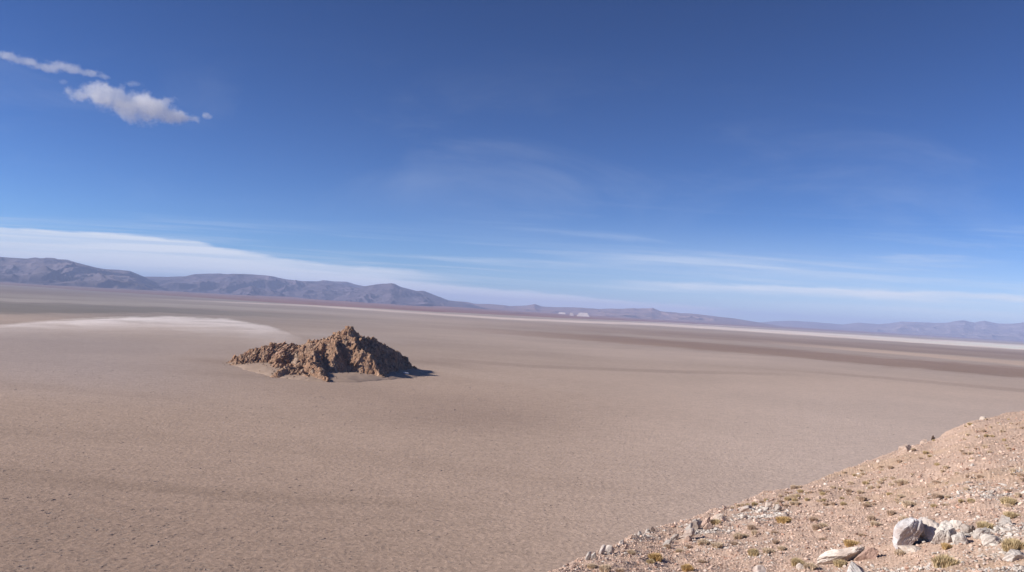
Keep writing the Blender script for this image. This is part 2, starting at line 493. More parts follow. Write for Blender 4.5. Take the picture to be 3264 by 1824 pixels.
def plates():
    N = 32000
    u = rng.uniform(-200, 2900, N); vv = 1170 + (1950 - 1170) * rng.uniform(0, 1, N) ** 1.0
    pr = 0.22 + 0.9 * np.exp(-((u - 1480) / 420) ** 2 - ((vv - 1330) / 110) ** 2) + 0.75 * sstep(vv, 1480, 1780) * sstep(u, 2000, 300)
    cl_ = sstep(pn(u / 120, vv / 40, 4), -0.35, 0.45)
    keep = rng.uniform(0, 1, N) < pr * (0.25 + 0.9 * cl_)
    u, vv = u[keep], vv[keep]; n = len(u)
    Q = np.array([ground(a, b_) for a, b_ in zip(u, vv)])
    L = rng.uniform(0.4, 1.15, n) * (1 + 0.7 * rng.uniform(0, 1, n) ** 5)
    D = np.hypot(Q[:, 0], Q[:, 1])
    L *= (D / 330).clip(0.9, 2.0) ** 0.6
    hgt = L * rng.uniform(0.04, 0.13, n)
    ang = rng.normal(0.65, 0.4, n)
    wd_ = L * rng.uniform(0.18, 0.4, n)
    T = np.array([[-1, -.3, -.02], [1, -.35, -.02], [.8, .5, -.02], [-.9, .45, -.02], [-.55, .25, .8], [.15, .3, 1.0], [.65, .22, .6]])
    F = np.array([[0, 1, 6], [0, 6, 5], [0, 5, 4], [1, 2, 6], [2, 3, 5], [2, 5, 6], [3, 4, 5], [3, 0, 4]])
    J = 1 + 0.25 * rng.normal(size=(n, 7, 3)); J[:, :4, 2] = 1
    P_ = T[None] * J
    x = P_[..., 0] * (L / 2)[:, None]; y = P_[..., 1] * wd_[:, None]; z = P_[..., 2] * hgt[:, None]
    c, s = np.cos(ang)[:, None], np.sin(ang)[:, None]
    V = np.stack([Q[:, 0:1] + x * c - y * s, Q[:, 1:2] + x * s + y * c, z], -1)
    FF = (F[None] + (np.arange(n) * 7)[:, None, None]).reshape(-1, 3)
    cc_ = np.array([0.36, 0.29, 0.24]) * rng.uniform(0.85, 1.15, n)[:, None]
    o = mk('salt_plates', V.reshape(-1, 3), FF, M_plate, np.repeat(cc_, 7, 0))
    tag(o, 'upturned crusts of salty mud scattered over the near flat', 'salt crust', kind='stuff')


plates()

# ================================================================ ALLUVIAL PLAIN AND MOUNTAINS
M_plain = attr_mat('alluvial_soil', (0.002, 0.012), 0.16, 0.5, 8.0)
th2 = np.linspace(R(-40), R(40), 700)
rr2 = np.exp(np.linspace(math.log(5500), math.log(48000), 220))
TH2, RR2 = np.meshgrid(th2, rr2)
X2, Y2 = np.sin(TH2) * RR2, np.cos(TH2) * RR2
u2 = np.tan(TH2) * FPX + W0 / 2
hedge = np.interp(u2, [-600, 0, 500, 900, 1400, 1800, 2150, 2500, 3264, 4500], [25, 19, 21, 24, 22, 18, 13, 9.5, 7.5, 7])
redge = CAMZ * FPX / hedge * np.sqrt(1 + np.tan(TH2) ** 2) * (1 + 0.05 * fbm(X2 / 2500, Y2 / 2500, 4, 31))
Z2 = (RR2 - redge) * 0.0022
Z2 = np.where(Z2 > 0, np.minimum(Z2, 12 + Z2 * .3) + 9 * (ridged(X2 / 1500, Y2 / 1500, 5, 14) - .3) * sstep(Z2, 1, 9) + 30 * (fbm(X2 / 2100, Y2 / 900, 4, 19)).clip(0.25) * sstep(Z2, 8, 22) - 7.5 * sstep(Z2, 8, 22), Z2 * 3)
cn = fbm(X2 / 1800, Y2 / 600, 4, 77)
rc = np.array([0.30, 0.165, 0.130]) + cn[..., None] * np.array([0.05, 0.035, 0.03])
rc = rc + sstep(u2, 1300, 200)[..., None] * (np.array([0.215, 0.165, 0.155]) - rc) * 0.7
pl = mk('alluvial_plain', np.stack([X2, Y2, Z2], -1).reshape(-1, 3), gridf(*X2.shape)[:, ::-1], M_plain, rc.clip(.02, 1).reshape(-1, 3), smooth=True)
tag(pl, 'reddish brown gravel plain between the salt flat and the mountains', 'plain', kind='structure')

M_mtn = attr_mat('mountain_rock', (0.0008, 0.004), 0.10, 0.35, 40.0)


def mountains(name, pts, rc_, rb_, colr, seed, label, rugged=1.0, nr=170, colr2=None):
    pts = sorted(pts)
    tt, zz = [], []
    for (u, v) in pts:
        p = at(u, v, rc_)
        tt.append(math.atan2(p[0], p[1])); zz.append(p[2])
    tt = np.array(tt); zz = np.array(zz)
    n = int((tt[-1] - tt[0]) * 1600) + 40
    a = np.linspace(tt[0] - .02, tt[-1] + .02, n)
    crest = np.interp(a, tt, zz, left=-60, right=-60)
    k = np.hanning(5); k /= k.sum(); crest = np.convolve(np.pad(crest, 2, 'edge'), k, 'valid')
    s = np.concatenate([np.linspace(0, 1, nr), np.linspace(1, 1.9, 40)[1:]])
    A, Sg = np.meshgrid(a, s)
    wob = 0.35 * fbm(A * 14, A * 3 + seed, 4, seed + 60)
    r = rb_ + (rc_ - rb_) * Sg + (1 - Sg).clip(0) * wob * (rc_ - rb_) * .35
    X, Y = np.sin(A) * r, np.cos(A) * r
    Cz = np.broadcast_to(crest, A.shape)
    q = X / 2600 + 0.4 * fbm(X / 3000, Y / 3000, 3, seed)
    spur = ridged(q, Y / 5200, 5, seed + 3)
    fine = ridged(X / 700, Y / 1100, 5, seed + 9)
    up = Sg.clip(0, 1)
    prof = 0.62 * up ** 1.25 + 0.38 * sstep(up, 0.05, 0.95)
    env = (1 - up) ** 0.7 * up ** 0.5 * 2.0
    Z = Cz * (prof + rugged * env * 0.72 * (0.85 * (spur - 0.42) + 0.15 * (fine - 0.4)))
    Z = Z + Cz.clip(0) * 0.05 * fbm(X / 500, Y / 500, 4, seed + 4) * sstep(up, 0, .3)
    Z = np.where(Sg > 1, Cz * (1 - (Sg - 1) * 0.9) * (1 + 0.0 * Sg), Z)
    Z = np.minimum(Z, CAMZ + (Cz - CAMZ) * (r / rc_) + 4.0) if True else Z
    cn = fbm(X / 2500, Y / 900 + Z / 180, 4, seed + 12)
    c = np.array(colr) * (1 + 0.2 * cn[..., None])
    if colr2 is not None:
        c = c + sstep(cn, 0.05, 0.4)[..., None] * (np.array(colr2) - c) * 0.6
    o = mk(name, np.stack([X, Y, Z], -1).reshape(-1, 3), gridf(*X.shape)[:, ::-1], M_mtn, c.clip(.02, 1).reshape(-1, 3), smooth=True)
    tag(o, label, 'mountains', 'mountain ranges on the horizon', 'structure')
    return o


c5 = lambda L: [(x * .427, 760 + y * .427) for x, y in L]
c6 = lambda L: [(1000 + x * .427, 820 + y * .427) for x, y in L]
c7 = lambda L: [(2000 + x * .4907, 900 + y * .4907) for x, y in L]
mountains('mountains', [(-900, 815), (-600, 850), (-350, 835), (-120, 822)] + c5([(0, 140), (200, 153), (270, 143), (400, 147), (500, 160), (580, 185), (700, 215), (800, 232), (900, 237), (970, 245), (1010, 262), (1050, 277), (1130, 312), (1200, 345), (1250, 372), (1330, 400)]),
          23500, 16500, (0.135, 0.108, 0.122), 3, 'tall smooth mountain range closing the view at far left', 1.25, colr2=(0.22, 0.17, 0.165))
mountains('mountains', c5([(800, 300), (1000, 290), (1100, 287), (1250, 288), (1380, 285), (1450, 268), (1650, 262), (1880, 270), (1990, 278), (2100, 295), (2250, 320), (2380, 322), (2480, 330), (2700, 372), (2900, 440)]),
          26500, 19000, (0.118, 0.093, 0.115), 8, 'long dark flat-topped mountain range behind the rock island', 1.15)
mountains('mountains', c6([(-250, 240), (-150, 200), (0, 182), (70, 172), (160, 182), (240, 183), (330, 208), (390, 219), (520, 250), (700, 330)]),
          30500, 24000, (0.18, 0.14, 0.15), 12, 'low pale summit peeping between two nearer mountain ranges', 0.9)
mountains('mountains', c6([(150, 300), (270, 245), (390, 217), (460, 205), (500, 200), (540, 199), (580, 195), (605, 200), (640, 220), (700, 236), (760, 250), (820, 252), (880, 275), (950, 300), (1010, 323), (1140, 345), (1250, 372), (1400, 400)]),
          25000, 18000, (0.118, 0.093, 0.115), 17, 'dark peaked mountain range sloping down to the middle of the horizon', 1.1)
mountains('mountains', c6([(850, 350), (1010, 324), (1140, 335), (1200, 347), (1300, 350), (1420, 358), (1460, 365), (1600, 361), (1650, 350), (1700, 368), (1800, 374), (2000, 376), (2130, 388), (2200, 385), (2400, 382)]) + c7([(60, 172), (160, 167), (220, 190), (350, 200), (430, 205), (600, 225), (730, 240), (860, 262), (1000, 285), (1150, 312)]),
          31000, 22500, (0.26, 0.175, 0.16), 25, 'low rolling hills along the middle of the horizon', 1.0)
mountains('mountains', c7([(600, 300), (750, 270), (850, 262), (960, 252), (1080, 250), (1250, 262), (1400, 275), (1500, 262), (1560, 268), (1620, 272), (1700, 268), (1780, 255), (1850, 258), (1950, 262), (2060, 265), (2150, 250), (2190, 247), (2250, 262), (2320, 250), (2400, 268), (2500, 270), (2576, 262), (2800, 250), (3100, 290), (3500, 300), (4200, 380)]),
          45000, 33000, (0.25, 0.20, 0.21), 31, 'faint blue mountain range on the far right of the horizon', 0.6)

# white salt heaps on the far plain
M_salt = attr_mat('heaped_salt', (0.03, 0.2), 0.08, 0.4, 1.0)


def heap(u0, u1, vb, vt, r, skew, lab, seed):
    a0, a1 = at(u0, vb, r), at(u1, vb, r)
    w = np.linalg.norm(a1[:2] - a0[:2]); zb = min(a0[2], a1[2]) - 6; zt = at((u0 + u1) / 2, vt, r)[2]
    nx, ny = 70, 40
    gx, gy = np.meshgrid(np.linspace(-.5, .5, nx), np.linspace(-.5, .5, ny))
    dpt = w * 0.6
    ex = np.minimum((gx + .5) / (0.12 + .14 * skew), (.5 - gx) / (0.26 - .14 * skew)).clip(0, 1)
    ey = ((.5 - np.abs(gy)) / 0.3).clip(0, 1)
    fl = np.minimum(ex, ey)
    z = fl * (1 - .05 * fbm(gx * 6, gy * 6, 3, seed)) + .06 * fbm(gx * 18, gy * 5, 3, seed) * (fl > 0) * (1 - fl)
    ctr = (a0 + a1) / 2
    dx = (a1 - a0)[:2] / w
    X = ctr[0] + gx * w * dx[0] - gy * dpt * dx[1]; Y = ctr[1] + gx * w * dx[1] + gy * dpt * dx[0]
    Z = zb + z * (zt - zb)
    o = mk('salt_heap', np.stack([X, Y, Z], -1).reshape(-1, 3), gridf(ny, nx), M_salt, np.array([0.70, 0.62, 0.61]))
    tag(o, lab, 'salt heap', 'white heaps on the far plain')


heap(1838, 1880, 1006.5, 997.5, 11500, .5, 'wide flat-topped white salt heap on the far plain', 1)
heap(1815, 1829, 1005, 997.5, 11400, .2, 'small white salt heap just left of the wide flat-topped one', 2)
heap(1778, 1804, 999, 996, 12000, .6, 'low thin white bank of salt, leftmost of the heaps', 3)

# ================================================================ ROCK ISLAND
def W(u, v, r):            # a point on the island seen at (u, v), at horizontal distance r
    return at(u, v, r)


rid = [  # (polyline of points, slope left/right falloff, power)
    ([W(1108, 1043, 850), W(1080, 1064, 855), W(1053, 1076, 862), W(1026, 1083, 868), W(983, 1088, 874), W(958, 1103, 880), W(945, 1096, 884), W(904, 1095, 888), W(868, 1095, 890), W(830, 1110, 892), W(800, 1116, 893), W(778, 1120, 893), W(748, 1147, 890)], 0.80),
    ([W(1108, 1043, 850), W(1122, 1046, 852), W(1135, 1058, 858), W(1159, 1074, 868), W(1172, 1070, 874), W(1188, 1073, 880), W(1203, 1085, 886), W(1230, 1100, 895), W(1257, 1115, 904), W(1284, 1142, 914), W(1306, 1157, 920), W(1322, 1171, 926)], 0.85),
    ([W(1108, 1043, 850), W(1112, 1068, 838), W(1128, 1092, 826), W(1150, 1112, 815), W(1178, 1128, 806), W(1195, 1150, 800), W(1210, 1178, 792), W(1228, 1203, 783)], 1.05),
    ([W(1045, 1082, 862), W(1032, 1100, 840), W(1006, 1118, 815), W(990, 1130, 795), W(1000, 1150, 775), W(1020, 1175, 755), W(1045, 1206, 735)], 0.85),
    ([W(1090, 1068, 845), W(1078, 1090, 828), W(1066, 1108, 815), W(1062, 1128, 800)], 1.1),
    ([W(990, 1128, 800), W(965, 1145, 790), W(940, 1160, 782), W(905, 1178, 768), W(885, 1190, 758)], 0.62),
    ([W(940, 1158, 790), W(960, 1185, 760), W(1000, 1205, 742)], 0.55),
    ([W(905, 1135, 850), W(893, 1140, 838), W(886, 1160, 815)], 0.9),
    ([W(820, 1112, 893), W(800, 1130, 880), W(765, 1150, 870)], 0.6),
    ([W(1108, 1043, 850), W(1120, 1060, 890), W(1140, 1080, 930)], 0.8),
    ([W(930, 1097, 886), W(905, 1120, 868), W(890, 1142, 850)], 0.75),
]
# gullies cut between the spurs: (line of the bottom, steepness of the left and right bank)
hollows = [
    ([W(1052, 1112, 822), W(1062, 1135, 806), W(1074, 1160, 794), W(1086, 1190, 782), W(1095, 1215, 745)], 1.9, 0.85),
    ([W(935, 1128, 862), W(915, 1140, 850), W(900, 1155, 835), W(880, 1170, 815)], 0.9, 0.6),
    ([W(1150, 1098, 852), W(1190, 1125, 846), W(1225, 1160, 838), W(1262, 1200, 800)], 1.5, 0.8),
]
gx0, gx1, gy0, gy1 = -330, -60, 690, 990
ST = 0.55
xs = np.arange(gx0, gx1, ST); ys = np.arange(gy0, gy1, ST)
IX, IY = np.meshgrid(xs, ys)


def ridge_h(X, Y):
    best = np.full(X.shape, -60.0)
    wx = X + 3.0 * fbm(X / 14, Y / 14, 3, 401); wy = Y + 3.0 * fbm(X / 14, Y / 14, 3, 402)
    for k, (pl_, sl_) in enumerate(rid):
        for a, b_ in zip(pl_[:-1], pl_[1:]):
            d = b_[:2] - a[:2]; L2 = (d ** 2).sum()
            t_ = (((wx - a[0]) * d[0] + (wy - a[1]) * d[1]) / L2).clip(0, 1)
            ds = np.hypot(wx - a[0] - t_ * d[0], wy - a[1] - t_ * d[1])
            hz = a[2] + t_ * (b_[2] - a[2]) - sl_ * ds
            best = np.maximum(best, hz)
    for pl_, sl_, sr_ in hollows:
        cut = np.full(X.shape, 1e3)
        for a, b_ in zip(pl_[:-1], pl_[1:]):
            d = b_[:2] - a[:2]; L2 = (d ** 2).sum()
            t_ = (((wx - a[0]) * d[0] + (wy - a[1]) * d[1]) / L2).clip(0, 1)
            ex, ey = wx - a[0] - t_ * d[0], wy - a[1] - t_ * d[1]
            ds = np.hypot(ex, ey)
            cut = np.minimum(cut, a[2] + t_ * (b_[2] - a[2]) + np.where(ex < 0, sl_, sr_) * ds)
        best = np.minimum(best, cut)
    return best


def island_z(X, Y, detail=True):
    z = ridge_h(X, Y)
    if detail:
        amp = sstep(z, -2.5, 5)
        # joint blocks: every cell a tilted flat face a step above or below its neighbours
        for (sx, sy, ang, am, tl, sd) in ((13.0, 20.0, .5, 2.6, 3.4, 1), (5.2, 8.0, .3, 1.3, 2.0, 2), (2.2, 3.2, .7, 0.45, .8, 5)):
            c, s_ = math.cos(ang), math.sin(ang)
            p = (X * c + Y * s_) / sx + .12 * fbm(X / 9, Y / 9, 2, 44); q = (-X * s_ + Y * c) / sy
            ci, ex, ey = cells(p, q, sd)
            g1 = (ci * 37.7) % 1 - .35; g2 = (ci * 91.3) % 1 - .5
            z = z + amp * (am * (ci - .5) + tl * (g1 * ex + g2 * ey))
        z = z + amp * 1.1 * (ridged((X + Y * .5) / 4.2, Y / 12, 3, 19) - .45) + amp * .18 * fbm(X / 1.6, Y / 1.6, 3, 71)
    return z


IZ = island_z(IX, IY)
IR = ridge_h(IX, IY)
# sideways push gives overhanging, blocky faces
px_ = IX + sstep(IR, -1, 5) * 0.3 * fbm(IX / 2.2, IY / 2.2, 3, 201); py_ = IY + sstep(IR, -1, 5) * 0.3 * fbm(IX / 2.2, IY / 2.2, 3, 202)
slope = np.hypot(*np.gradient(IR, ST))
cn = fbm(IX / 10, IY / 10, 4, 55); cm = fbm(IX / 2.5, IY / 2.5, 3, 56)
_, _, cid = worley(IX / 3.2, IY / 4.6, 2)
ca_ = np.array([0.31, 0.185, 0.118]); cb_ = np.array([0.38, 0.25, 0.17]); cc_ = np.array([0.19, 0.12, 0.085])
ic = ca_ + sstep(cn, -.1, .6)[..., None] * (cb_ - ca_) + sstep(cm, .1, .7)[..., None] * (cc_ - ca_) * .7
ic = ic * (0.8 + 0.4 * cid)[..., None]
# sandy drifts where the rock is gentle and low
gz = np.hypot(*np.gradient(IZ, ST))
sandm = sstep(fbm(IX / 16, IY / 16, 3, 61), -.15, .3) * sstep(gz, 1.3, .5)
ic = ic * 0.98
ic = ic + sandm[..., None] * (np.array([0.36, 0.25, 0.175]) - ic) * .7
keepv = (IZ > -2.5)
F = gridf(*IX.shape)
kf = keepv.ravel()[F].any(1)
F = F[kf]
used = np.unique(F); remap = np.full(IX.size, -1); remap[used] = np.arange(len(used))
VV = np.stack([px_, py_, IZ], -1).reshape(-1, 3)[used]
M_rock = attr_mat('island_rock', (0.5, 2.2), 0.25, 0.9, 0.4)
isl = mk('rock_island', VV, remap[F], M_rock, ic.reshape(-1, 3)[used].clip(.02, 1))
tag(isl, 'craggy reddish brown rock island rising from the salt flat', 'rock island')


def scatter(name, pos, size, shape, ang, col, mat, base=ICO1, nproto=14, seed=0, tilt=0.5, parent=None, jitter=.0, sink=.3, cuts=7, smooth=False, bias=0.0, **kw):
    """many stones in one mesh"""
    g = np.random.default_rng(seed)
    protos = [rock(base, 1000 + seed * 50 + k_, cuts=cuts, rough=0.10, dmin=.45, dmax=.85)[0] for k_ in range(nproto)]
    n = len(pos); nv = len(base[0])
    idx = g.integers(0, nproto, n)
    PV = np.stack(protos)[idx] * (shape * size[:, None])[:, None, :] * 0.5
    # tilt about x then turn about z
    tx = g.normal(0, tilt, n); ty = g.normal(bias, tilt, n)
    c, s = np.cos(tx)[:, None], np.sin(tx)[:, None]
    y = PV[..., 1] * c - PV[..., 2] * s; z = PV[..., 1] * s + PV[..., 2] * c
    c, s = np.cos(ty)[:, None], np.sin(ty)[:, None]
    x = PV[..., 0] * c + z * s; z = -PV[..., 0] * s + z * c
    c, s = np.cos(ang)[:, None], np.sin(ang)[:, None]
    V = np.stack([x * c - y * s, x * s + y * c, z], -1)
    zmin = V[..., 2].min(1); zmax = V[..., 2].max(1)
    V[..., 2] -= (zmin + (zmax - zmin) * sink)[:, None]
    V += pos[:, None, :]
    FF = (base[1][None] + (np.arange(n) * nv)[:, None, None]).reshape(-1, 3)
    o = mk(name, V.reshape(-1, 3), FF, mat, np.repeat(col, nv, 0), parent=parent, smooth=smooth)
    return o


# broken rock over the island
N = 11000
sx_ = rng.uniform(gx0 + 20, gx1 - 15, N * 3); sy_ = rng.uniform(gy0 + 20, gy1 - 30, N * 3)
zb = ridge_h(sx_, sy_)
ok = zb > -1.6
sx_, sy_, zb = sx_[ok][:5000], sy_[ok][:5000], zb[ok][:5000]
zd = island_z(sx_, sy_)
n = len(sx_)
sz = 0.5 + 1.8 * rng.uniform(0, 1, n) ** 5 + (zb > 30) * .4
shp = np.stack([rng.uniform(.6, 1.0, n), rng.uniform(.6, 1.2, n), rng.uniform(.5, 1.3, n)], -1)
cl0 = np.array([0.29, 0.185, 0.125]) * rng.uniform(.6, 1.25, n)[:, None]
wh = rng.uniform(0, 1, n) < 0.03
cl0[wh] = np.array([0.40, 0.34, 0.28]) * rng.uniform(.8, 1.2, wh.sum())[:, None]
rb = scatter('rubble', np.stack([sx_, sy_, zd], -1), sz, shp, rng.uniform(0, 6.28, n), cl0, M_rock, seed=1, parent=isl, tilt=.35, sink=.35)
rb['kind'] = 'stuff'

# the big joint blocks that make up the crags
N = 1500
bx_ = rng.uniform(gx0 + 20, gx1 - 15, N * 3); by_ = rng.uniform(gy0 + 20, gy1 - 30, N * 3)
zb = ridge_h(bx_, by_)
ok = (zb > .3) & (fbm(bx_ / 15, by_ / 15, 3, 431) > -.12 - .010 * zb)
bx_, by_, zb = bx_[ok][:520], by_[ok][:520], zb[ok][:520]
n = len(bx_)
bz_ = island_z(bx_, by_)
sz = 2.5 + 5.5 * rng.uniform(0, 1, n) ** 2
sz *= (0.5 + zb / 14).clip(.5, 1.0)
shp = np.stack([rng.uniform(.45, .8, n), rng.uniform(.8, 1.2, n), rng.uniform(.8, 1.5, n)], -1)
cl0 = np.array([0.31, 0.185, 0.115]) * rng.uniform(.6, 1.3, n)[:, None]
cl0 = np.where((rng.uniform(0, 1, n) < .2)[:, None], np.array([0.36, 0.26, 0.19]) * rng.uniform(.8, 1.1, n)[:, None], cl0)
jb = scatter('joint_blocks', np.stack([bx_, by_, bz_], -1), sz, shp, .5 + rng.normal(0, .35, n), cl0, M_rock, base=ICO2, nproto=24, seed=3, parent=isl, tilt=.28, sink=.56, cuts=10)
jb['kind'] = 'stuff'
# leaning slabs of the left knoll
kc = np.array([W(850, 1112, 888)[:2], W(880, 1118, 880)[:2], W(905, 1112, 880)[:2], W(920, 1125, 868)[:2]])
kp = kc[rng.integers(0, 4, 110)] + rng.normal(0, 4.5, (110, 2)); kp = kp[ridge_h(kp[:, 0], kp[:, 1]) > 1]; n = len(kp)
ks = scatter('leaning_slabs', np.column_stack([kp, island_z(kp[:, 0], kp[:, 1])]), rng.uniform(3, 6, n), np.stack([rng.uniform(.28, .42, n), rng.uniform(.4, .7, n), rng.uniform(1.3, 2.0, n)], -1), rng.normal(0, .25, n), np.array([0.42, 0.27, 0.19]) * rng.uniform(.7, 1.2, n)[:, None], M_rock, base=ICO2, seed=8, parent=isl, tilt=.12, sink=.5, cuts=8, bias=.85)
ks['kind'] = 'stuff'
# upright blocks along the crest
cp, cs = [], []
for pl_, sl_ in rid[:3]:
    for a, b_ in zip(pl_[:-1], pl_[1:]):
        for t_ in rng.uniform(0, 1, max(2, int(np.linalg.norm(b_[:2] - a[:2]) / 4.5))):
            cp.append((a + t_ * (b_ - a))[:2] + rng.normal(0, 1.2, 2)); cs.append(rng.uniform(0.7, 1.9) * (1.15 if a[2] > 30 else .9))
cp = np.array(cp); cs = np.array(cs); n = len(cp)
cr_ = scatter('crest_blocks', np.column_stack([cp, island_z(cp[:, 0], cp[:, 1])]), cs, np.stack([rng.uniform(.5, .9, n), rng.uniform(.5, 1, n), rng.uniform(.9, 1.8, n)], -1), rng.uniform(0, 6.28, n), np.array([0.33, 0.20, 0.13]) * rng.uniform(.7, 1.25, n)[:, None], M_rock, base=ICO2, seed=4, parent=isl, tilt=.22, sink=.3, cuts=9)
cr_['kind'] = 'stuff'
# fallen stones at its foot
N = 5000
fx_ = rng.uniform(gx0 + 10, gx1 - 5, N * 3); fy_ = rng.uniform(gy0 + 5, gy1 - 20, N * 3)
zb = ridge_h(fx_, fy_)
ok = (zb > -7) & (zb < 1) & (rng.uniform(0, 1, N * 3) < np.exp(-(.6 - zb) / 2.0))
fx_, fy_ = fx_[ok], fy_[ok]; n = len(fx_)
FALL = (fx_, fy_, n)

# sand apron round the island's foot
m, t, b, oc, pos = base_mat('pale_sand')
c = t.mix(t.noise(pos, 0.15, 5, 0.6), (0.42, 0.31, 0.235, 1), (0.36, 0.265, 0.205, 1))
t.l.new(c, b.inputs['Base Color']); bump(t, b, t.noise(pos, 0.9, 5, 0.6), 0.4, 0.15)
apr = [(722, 1156), (760, 1170), (800, 1184), (860, 1200), (950, 1212), (1050, 1218.5), (1130, 1218.5), (1200, 1214), (1260, 1209), (1330, 1203), (1345, 1185), (1330, 1172), (1250, 1150), (1100, 1140), (900, 1140), (760, 1145)]
AP = np.array([ground(*p) for p in apr])
ax = np.arange(-345, -40, 1.2); ay = np.arange(690, 960, 1.2)
AX, AY = np.meshgrid(ax, ay)


def polydist(X, Y, PG):
    inside = np.zeros(X.shape, bool); dm = np.full(X.shape, 1e9)
    for i in range(len(PG)):
        a = PG[i]; b_ = PG[(i + 1) % len(PG)]
        d = b_ - a
        t_ = (((X - a[0]) * d[0] + (Y - a[1]) * d[1]) / (d @ d)).clip(0, 1)
        dm = np.minimum(dm, np.hypot(X - a[0] - t_ * d[0], Y - a[1] - t_ * d[1]))
        cr = ((a[1] > Y) != (b_[1] > Y)) & (X < d[0] * (Y - a[1]) / (d[1] + 1e-9) + a[0])
        inside ^= cr
    return np.where(inside, dm, -dm)


pd = polydist(AX, AY, AP) + 2.5 * fbm(AX / 18, AY / 18, 3, 90)
AZ = np.where(pd > 0, 4.2 * (1 - np.exp(-pd / 16)) + .1, .1 + pd * .5) + .12 * fbm(AX / 7, AY / 7, 3, 91)
F = gridf(*AX.shape); F = F[(AZ.ravel()[F] > -.8).any(1)]
used = np.unique(F); remap = np.full(AX.size, -1); remap[used] = np.arange(len(used))
ap = mk('sand_apron', np.stack([AX, AY, AZ], -1).reshape(-1, 3)[used], remap[F], m, smooth=True)
AZf = lambda X, Y: (lambda q: np.where(q > 0, 4.2 * (1 - np.exp(-q / 16)) + .1, 0.0))(polydist(X, Y, AP) + 2.5 * fbm(X / 18, Y / 18, 3, 90))
fx_, fy_, n = FALL
fs = scatter('fallen_stones', np.stack([fx_, fy_, AZf(fx_, fy_)], -1), .4 + 1.6 * rng.uniform(0, 1, n) ** 4, np.stack([rng.uniform(.7, 1.1, n), rng.uniform(.7, 1.1, n), rng.uniform(.5, .9, n)], -1), rng.uniform(0, 6.28, n), np.array([0.33, 0.23, 0.165]) * rng.uniform(.7, 1.3, n)[:, None], M_rock, seed=6, tilt=.3, sink=.2)
tag(fs, 'small brown stones fallen round the foot of the rock island', 'stones', kind='stuff')
tag(ap, 'smooth pale sand apron around the foot of the rock island', 'sand', kind='structure')

# white boulder in the island's shadow
M_bould = attr_mat('pale_boulder', (2.5, 12), 0.13, 0.6, 0.05, tint=((0.30, 0.20, 0.15, 1), 1.1))
Vb, Fb = rock(ICO3, 77, (3.1, 2.6, 2.6), 8, .08)
p = at(1293, 1197, 800)
gp = ground(1293, 1199)
wb = mk('white_boulder', Vb + np.array([gp[0], gp[1], 2.0]), Fb, M_bould, np.array([0.84, 0.82, 0.80]))
tag(wb, 'lone white boulder at the shaded right foot of the rock island', 'boulder')

# ================================================================ NEAR HILLSIDE
edge_px = [(1300, 2300, 17), (1560, 1990, 21), (1774, 1826, 26), (1875, 1774, 30), (1977, 1720, 35), (2154, 1674, 45), (2344, 1612, 58), (2534, 1549, 75),
           (2686, 1504, 92), (2778, 1474, 104), (2851, 1444, 116), (2900, 1420, 125), (2978, 1399, 140), (3104, 1340, 162), (3180, 1325, 178), (3264, 1313, 195), (3600, 1230, 240), (4200, 1130, 300), (5200, 1050, 340)]
ET, ER, EZ = [], [], []
for (u, v, r) in edge_px:
    p = at(u, v, r); ET.append(math.atan2(p[0], p[1])); ER.append(r); EZ.append(p[2])
ET = [R(-100), R(-45)] + ET + [R(100), R(130)]
ER = [10, 12] + ER + [260, 200]
EZ = [CAMZ - 8.0, CAMZ - 9.5] + EZ + [CAMZ + 20, CAMZ + 25]
ET, ER, EZ = np.array(ET), np.array(ER, float), np.array(EZ)


_tt = np.linspace(ET[0], ET[-1], 2600)
_re, _ze = np.interp(_tt, ET, ER), np.interp(_tt, ET, EZ)
def _sm(a, deg):
    w = max(3, int(R(deg) / (_tt[1] - _tt[0])) * 2 + 1)
    k = np.hanning(w + 2)[1:-1]; k /= k.sum()
    return np.convolve(np.pad(a, w // 2, 'edge'), k, 'valid')
_re1, _ze1 = _sm(_re, 0.5), _sm(_ze, 0.5)
_B = _sm((CAMZ - 4.18 - _ze) / _re, 4.0)


def hill_base(X, Y):
    th_ = np.arctan2(X, Y); r = np.hypot(X, Y)
    re = np.interp(th_, _tt, _re1); ze = np.interp(th_, _tt, _ze1)
    A = 4.18
    B = (CAMZ - A - ze) / re
    k0 = sstep(r / re, .25, 1.0)
    B = np.interp(th_, _tt, _B) * (1 - k0) + B * k0
    inner = CAMZ - A - B * r + 2.4 * np.exp(-(r / 5.0) ** 2)
    o = r - re
    k_ = (re * .05).clip(1.5, 8)
    o2 = o.clip(0)
    drop = 0.62 * (o2 - k_ * (1 - np.exp(-o2 / k_)))
    return inner - drop, re


def hill_detail(X, Y):
    r = np.hypot(X, Y)
    d = 0.20 * fbm(X / 9, Y / 9, 3, 301) + 0.10 * fbm(X / 1.9, Y / 1.9, 3, 302) + 0.045 * fbm(X / .55, Y / .55, 3, 303)
    d = d + 0.3 * fbm(X / 22, Y / 22, 2, 305) * sstep(r, 40, 90)
    return d


def hill_z(X, Y):
    return hill_base(X, Y)[0] + hill_detail(X, Y)


tfine = np.linspace(R(-4), R(36), 900)
tco1 = np.linspace(R(-100), R(-4), 90)[:-1]; tco2 = np.linspace(R(36), R(130), 90)[1:]
ta = np.concatenate([tco1, tfine, tco2])
re_a = np.interp(ta, ET, ER); ze_a = np.interp(ta, ET, EZ)
ns = 420
si = np.linspace(0, 1, ns) ** 0.9
rin = 0.8 * (re_a[None] * 1.06 / 0.8) ** si[:, None]
so_ = np.linspace(0, 1, 60)[1:, None] ** 1.5
rout = re_a[None] * 1.06 + so_ * ((ze_a + 25) / .5 + 25)[None]
HRr = np.concatenate([rin, rout], 0)
HT = np.broadcast_to(ta, HRr.shape)
HX, HY = np.sin(HT) * HRr, np.cos(HT) * HRr
HZ = hill_z(HX, HY)


